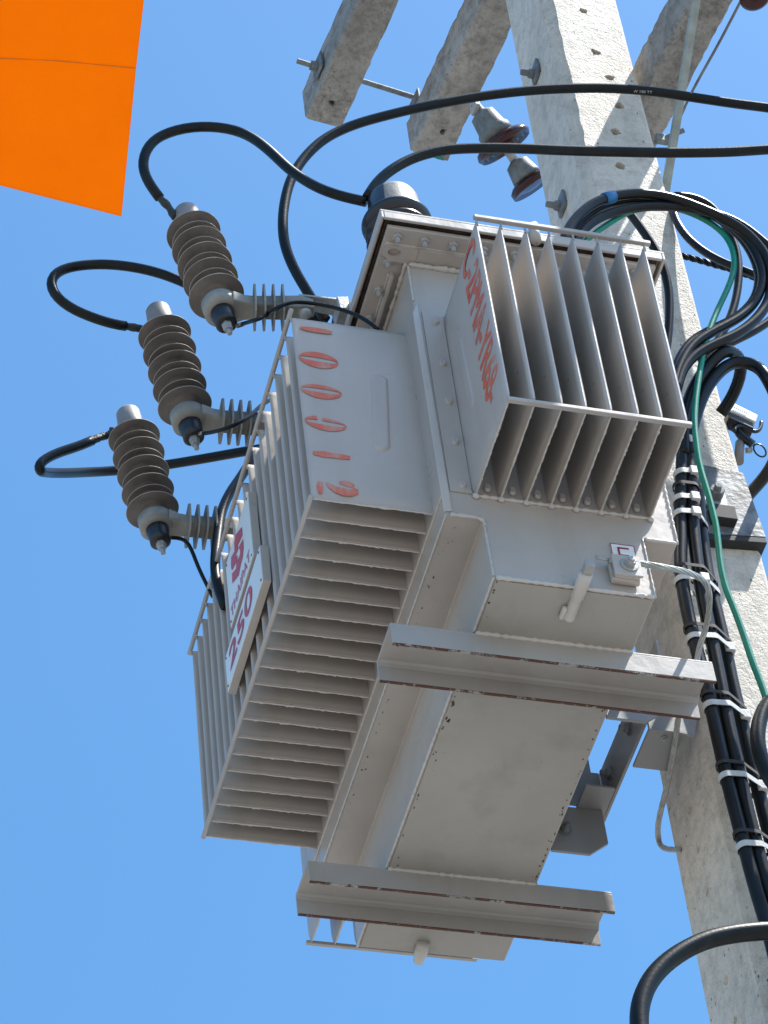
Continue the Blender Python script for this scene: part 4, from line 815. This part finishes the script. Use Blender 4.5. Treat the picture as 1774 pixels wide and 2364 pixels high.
tw = MB(); twisted(tw, [(-0.6200, 0.8552, 2.2999), (-0.6167, 0.8801, 2.2909), (-0.6133, 0.9057, 2.2803), (-0.6106, 0.9258, 2.2709), (-0.6078, 0.9471, 2.2632), (-0.6021, 0.9875, 2.2412), (-0.5960, 1.0310, 2.2163), (-0.5892, 1.0784, 2.1887), (-0.5699, 1.2127, 2.1087), (-0.5500, 1.3406, 2.0104)], 0.0042, 0.0034, 3, 0.05, 7); o = tw.make('twisted_wire', M_CABLE, None, smooth=True); tag(o, 'black twisted pair wire running right from behind the pole', 'wire')
cable('green_wire', extend([(-0.3800, 0.5001, 1.9268), (-0.3815, 0.5229, 1.9627), (-0.3830, 0.5483, 1.9967), (-0.3855, 0.5916, 2.0482), (-0.3880, 0.6377, 2.0966), (-0.3916, 0.7052, 2.1328), (-0.3943, 0.7545, 2.1411), (-0.3966, 0.7912, 2.1308), (-0.3989, 0.8245, 2.1108), (-0.4012, 0.8485, 2.0768), (-0.4032, 0.8549, 2.0298), (-0.4053, 0.8468, 1.9755), (-0.4076, 0.8246, 1.9147), (-0.4108, 0.7885, 1.8346), (-0.4139, 0.7570, 1.7581), (-0.4167, 0.7340, 1.6873), (-0.4194, 0.7153, 1.6197), (-0.4227, 0.6958, 1.5407), (-0.4256, 0.6831, 1.4706), (-0.4275, 0.6799, 1.4276), (-0.4297, 0.6767, 1.3790), (-0.4316, 0.6772, 1.3377), (-0.4336, 0.6803, 1.2974), (-0.4356, 0.6826, 1.2572), (-0.4381, 0.6837, 1.2046), (-0.4407, 0.6802, 1.1507), (-0.4432, 0.6758, 1.0973), (-0.4462, 0.6764, 1.0378), (-0.4491, 0.6853, 0.9841), (-0.4523, 0.6923, 0.9254), (-0.4561, 0.6991, 0.8570), (-0.4600, 0.7089, 0.7882)], end=1, down=True), 0.0062, M_GREEN, 'green insulated wire winding down beside the cable bundle', 'wire')
# zip tie on green wire
# bundle down the pole
BG = 'vertical cables of the strapped bundle'
bund = [
 ([(-0.4700, 0.6851, 1.5227), (-0.4727, 0.6685, 1.4393), (-0.4753, 0.6551, 1.3641), (-0.4778, 0.6410, 1.2901), (-0.4807, 0.6298, 1.2065), (-0.4837, 0.6162, 1.1241), (-0.4871, 0.6114, 1.0339), (-0.4909, 0.6136, 0.9361), (-0.4953, 0.6183, 0.8305), (-0.5000, 0.6204, 0.7171), (-0.5052, 0.6225, 0.5969), (-0.5104, 0.6278, 0.4808), (-0.5156, 0.6338, 0.3683), (-0.5200, 0.6414, 0.2774)], 0.0125, 'left cable of the strapped bundle'),
 ([(-0.4700, 0.6927, 1.5049), (-0.4726, 0.6816, 1.4291), (-0.4752, 0.6726, 1.3550), (-0.4776, 0.6638, 1.2882), (-0.4804, 0.6560, 1.2110), (-0.4839, 0.6499, 1.1187), (-0.4874, 0.6475, 1.0291), (-0.4910, 0.6477, 0.9419), (-0.4954, 0.6469, 0.8353), (-0.5003, 0.6462, 0.7213), (-0.5056, 0.6472, 0.6009), (-0.5110, 0.6506, 0.4846), (-0.5159, 0.6565, 0.3813), (-0.5200, 0.6648, 0.2993)], 0.0125, 'middle cable of the strapped bundle'),
 ([(-0.5000, 0.6980, 1.3754), (-0.5031, 0.6880, 1.2904), (-0.5058, 0.6837, 1.2197), (-0.5094, 0.6801, 1.1278), (-0.5126, 0.6820, 1.0499), (-0.5162, 0.6837, 0.9626), (-0.5208, 0.6836, 0.8556), (-0.5253, 0.6860, 0.7519), (-0.5304, 0.6892, 0.6410), (-0.5359, 0.6931, 0.5235), (-0.5400, 0.6981, 0.4379)], 0.0125, 'right cable of the strapped bundle, catching the sun'),
]
bsp = []
for pts, r, lb in bund: o, sp_ = cable('bundle_cable', extend(pts, end=1, down=True), r, M_CABLE2, lb, 'cable', BG); bsp.append(sp_)
def near(sp_, z): return min(sp_, key=lambda p: abs(p.z-z))
def band(z, label, idx=(0, 1, 2), m=M_BAND, hh=0.0062, name='steel_band', slot=True, tilt=0.0):
    P = [near(bsp[i], z) for i in idx if min(p.z for p in bsp[i])-0.01 < z < max(p.z for p in bsp[i])+0.01]
    c = sum(P, Vector())/len(P); R_ = 0.0140
    # convex hull of circles in the xy plane
    pts = []
    for p in P:
        for k in range(28): pts.append((p.x+R_*math.cos(2*PI*k/28), p.y+R_*math.sin(2*PI*k/28)))
    pts = sorted(set(pts)); 
    def half(ps):
        h = []
        for q in ps:
            while len(h) > 1 and (h[-1][0]-h[-2][0])*(q[1]-h[-2][1])-(h[-1][1]-h[-2][1])*(q[0]-h[-2][0]) <= 0: h.pop()
            h.append(q)
        return h
    H = half(pts)[:-1]+half(pts[::-1])[:-1]; n = len(H); cx_, cy_ = c.x, c.y; vs = []
    for (dz, o_) in ((-hh, 0), (-hh, 0.0016), (hh, 0.0016), (hh, 0)):
        for x, y in H:
            dd = Vector((x-cx_, y-cy_)); dd.normalize(); vs.append((x+dd.x*o_, y+dd.y*o_, z+dz+tilt*(y-cy_)))
    fs = [(k*n+i, k*n+(i+1) % n, ((k+1) % 4)*n+(i+1) % n, ((k+1) % 4)*n+i) for k in range(4) for i in range(n)]
    o = MB().add(vs, fs).make(name, m, None); 
    if slot:
        tag(o, label, 'band', 'steel bands round the cable bundle')
        i = max(range(n), key=lambda i: H[i][1]*0.8+H[i][0]); q = Vector((H[i][0], H[i][1], z+tilt*(H[i][1]-cy_)))
        MB().box((q.x-0.008, q.y-0.014, q.z-0.0105), (q.x+0.007, q.y+0.004, q.z+0.0105)).make('buckle', M_BAND, o, bevel=0.002)
    else: tag(o, label, 'cable tie', 'black ties round the cable bundle')
    return o
def zz(px, py): return 0
ZBND = [(-0.4800, 0.6875, 1.4705)[2], (-0.4800, 0.6593, 1.3803)[2], (-0.4800, 0.6540, 1.3074)[2], (-0.4800, 0.6524, 1.2667)[2], (-0.4900, 0.6426, 1.0888)[2], (-0.5000, 0.6606, 0.9421)[2], (-0.5100, 0.6570, 0.7775)[2], (-0.5200, 0.6619, 0.6116)[2], (-0.5200, 0.6610, 0.4564)[2]]
for z, lb, ix in zip(ZBND, ('uppermost white band on the cable bundle', 'white band level with the lower corner of the end fins', 'white band with bright buckle beside the square washer', 'white band just under the bright buckle one', 'white band crossed by the bare earth wire', 'white band level with the near base channel', 'white band just below the near base channel', 'white band low on the pole face above the last one', 'lowest white band on the cable bundle'),
                     ((0, 1), (0, 1), (0, 1), (0, 1, 2), (0, 1, 2), (0, 1, 2), (0, 1, 2), (0, 1, 2), (0, 1, 2))): band(z, lb, ix, tilt=0.08)
for z, lb in ((ZBND[1]-0.035, 'black tie between the second and third white bands'), (ZBND[4]+0.030, 'black tie above the band crossed by the bare earth wire'), (ZBND[5]+0.024, 'black tie above the band level with the near channel'), (ZBND[6]+0.024, 'black tie above the band just below the channel'), (ZBND[7]+0.026, 'black tie above the second lowest white band'), (ZBND[8]+0.026, 'black tie above the lowest white band')):
    band(z, lb, (0, 1, 2) if z < ZBND[3] else (0, 1), M_DARK, 0.004, 'cable_tie', False)

# bare earth wire ----------------------------------------------------------------
tw = MB(); twisted(tw, [(-0.2130, 0.3468, 0.8024), (-0.2130, 0.3730, 0.8018), (-0.2130, 0.4046, 0.8053)]+[(-0.2130, 0.4294, 0.8043), (-0.2200, 0.4583, 0.8105), (-0.2400, 0.4956, 0.8310), (-0.2700, 0.5348, 0.8558), (-0.3000, 0.5634, 0.8729), (-0.3300, 0.5793, 0.8798), (-0.3700, 0.5925, 0.8852), (-0.4100, 0.5996, 0.8837), (-0.4400, 0.5983, 0.8756), (-0.4600, 0.5951, 0.8569), (-0.4700, 0.5908, 0.8225)], 0.0036, 0.0020, 6, 0.17, 6)
for dy in (-3.5, 0.5, 4.5):
    tw.tube([Vector((-0.2130, 0.3237, 0.8080))+Vector((0, 0, -dy*0.0009)), Vector((-0.2130, 0.3367, 0.8071))+Vector((0, 0, -dy*0.0008)), Vector((-0.2130, 0.3516, 0.8033))+Vector((0, 0, -dy*0.0005))], 0.0017, 6)
ew = tw.make('earth_wire', M_STEEL, None, smooth=True); tag(ew, 'bare stranded earth wire from the lettered terminal down behind the channel', 'wire')
tw = MB(); twisted(tw, [(-0.5781, 0.6000, 0.8443), (-0.6026, 0.6034, 0.8470), (-0.6394, 0.6099, 0.8403), (-0.6835, 0.6173, 0.8348), (-0.7314, 0.6248, 0.8327), (-0.7815, 0.6323, 0.8321), (-0.8339, 0.6398, 0.8331), (-0.8682, 0.6455, 0.8276), (-0.8844, 0.6504, 0.8105), (-0.8760, 0.6529, 0.7903), (-0.8543, 0.6556, 0.7666), (-0.8157, 0.6600, 0.7311)], 0.0036, 0.0020, 6, 0.15, 6)
ew = tw.make('earth_wire', M_STEEL, None, smooth=True); tag(ew, 'bare stranded wire hooking back to the pole under the bracket', 'wire')

# big loose cables at lower right -------------------------------------------------------
cable('loose_cable', extend([(-0.3000, 0.5842, 0.0829), (-0.3000, 0.5273, 0.0729), (-0.3000, 0.4839, 0.0638), (-0.3000, 0.4292, 0.0453), (-0.3000, 0.3867, 0.0206), (-0.3000, 0.3509, -0.0083), (-0.3000, 0.3202, -0.0423), (-0.3000, 0.2985, -0.0791), (-0.3000, 0.2848, -0.1178), (-0.3000, 0.2796, -0.1559), (-0.3000, 0.2793, -0.1971)], start=1.2, end=1, down=True), 0.0148, M_CABLE, 'thick black cable arching across the pole at the bottom right', 'cable')
cable('loose_cable', extend([(-0.4200, 0.7471, 0.7416), (-0.4200, 0.7151, 0.7429), (-0.4200, 0.6922, 0.7242), (-0.4200, 0.6712, 0.6891), (-0.4200, 0.6558, 0.6446), (-0.4200, 0.6503, 0.6023), (-0.4200, 0.6528, 0.5564), (-0.4200, 0.6642, 0.5175), (-0.4200, 0.6894, 0.4860)], start=0.5, end=0.5), 0.0135, M_CABLE, 'thick printed cable loop at the right edge beside the bundle', 'cable')

# hook clamp at the right edge -------------------------------------------------------------
K = Vector((-0.6200, 0.8947, 1.7405)); HC = empty('hook_clamp', K, 'white and black line clamp with hook and ring on the right of the pole', 'clamp')
q = [Vector(p) for p in ((-0.6000, 0.8761, 1.7895), (-0.6000, 0.9251, 1.7600), (-0.6000, 0.9153, 1.7369), (-0.6000, 0.8605, 1.7649))]
MB().prism(q, (-0.04, 0, 0)).make('housing', M_WHITE, HC, bevel=0.002)
q2 = [p+Vector((-0.004, -0.002, -0.012)) for p in (q[3], q[2])]
MB().prism([q[3]+Vector((-.003, 0, -.001)), q[2]+Vector((-.003, -0.004, -.001)), q[2]+Vector((-.003, -0.006, -.020)), q[3]+Vector((-.003, 0, -.022))], (-0.03, 0, 0)).make('jaw', M_BLACKP, HC, bevel=0.002)
pm = MB()
for k in range(7):
    a = q[3].lerp(q[2], 0.15+k*0.07)+(q[0]-q[3])*0.45; pm.box(tuple(a+Vector((0.0015, -0.001, -0.003))), tuple(a+Vector((0.002, 0.0015, 0.002))))
pm.make('print', M_GALVD, HC)
MB().tube(smooth_path([(-0.6100, 0.8680, 1.7086), (-0.6100, 0.8746, 1.7247), (-0.6100, 0.8867, 1.7299), (-0.6100, 0.9003, 1.7232), (-0.6100, 0.9120, 1.7162), (-0.6100, 0.9225, 1.7224), (-0.6100, 0.9296, 1.7360), (-0.6100, 0.9335, 1.7517)], 0.004), 0.0042, 10).make('hook', M_BLACKP, HC, smooth=True)
MB().tube(smooth_path([(-0.6200, 0.8859, 1.7795), (-0.6200, 0.8803, 1.7376), (-0.6200, 0.8848, 1.7115), (-0.6200, 0.8941, 1.7013), (-0.6200, 0.9064, 1.6877)], 0.004), 0.009, 10).make('body', M_BLACKP, HC, smooth=True)
rc = Vector((-0.6200, 0.9189, 1.6717)); MB().tube([rc+Vector((0.3*0.011*math.sin(2*PI*i/32), 0.0125*math.cos(2*PI*i/32), 0.0150*math.sin(2*PI*i/32)-0.003*math.cos(2*PI*i/32))) for i in range(33)], 0.0019, 8, cap=False).make('ring', M_BLACKP, HC, smooth=True)
a = Vector((-0.6300, 0.8862, 1.7059)); b = Vector((-0.6300, 0.8714, 1.6389)); MB().lathe(b, a-b, [(0, 0.010), ((a-b).length*0.9, 0.0095), ((a-b).length, 0.006)], 20).make('post', M_CAP, HC, smooth=True)
MB().lathe(Vector((-0.6300, 0.8932, 1.6778)), (0.2, 1, 0), [(0, 0.006), (0.012, 0.006), (0.014, 0.003)], 14).make('bolt', M_GALV, HC, smooth=True)

# orange sheet nearer the camera ---------------------------------------------------------
ox = 0.8
OS = empty('orange_sheet', (0.5648, -0.6592, 0.5000), 'flat orange sheet with a horizontal seam filling the top left corner', 'sheet')
pa = [(0.9531, -0.9696, 0.5000), (1.0041, -0.7095, 0.5000), (0.9233, -0.7005, 0.5000), (0.8145, -0.6890, 0.5000), (0.5648, -0.6592, 0.5000), (0.5869, -0.8363, 0.5000), (0.5964, -0.9106, 0.5000)]
MB().prism(pa, (0, 0, 0.002)).make('sheet', M_ORANGE, OS)
s_ = [(0.7903, -0.9074, 0.4992), (0.8007, -0.8384, 0.4992), (0.8072, -0.7861, 0.4992), (0.8109, -0.7332, 0.4992), (0.8146, -0.6890, 0.4992)]
MB().tube(smooth_path(s_, 0.01), lambda t: 0.0004+0.0006*abs(math.sin(t*9)), 6).make('seam', simple('orange_seam', (0.62, 0.20, 0.0), 0.6), OS, smooth=True)
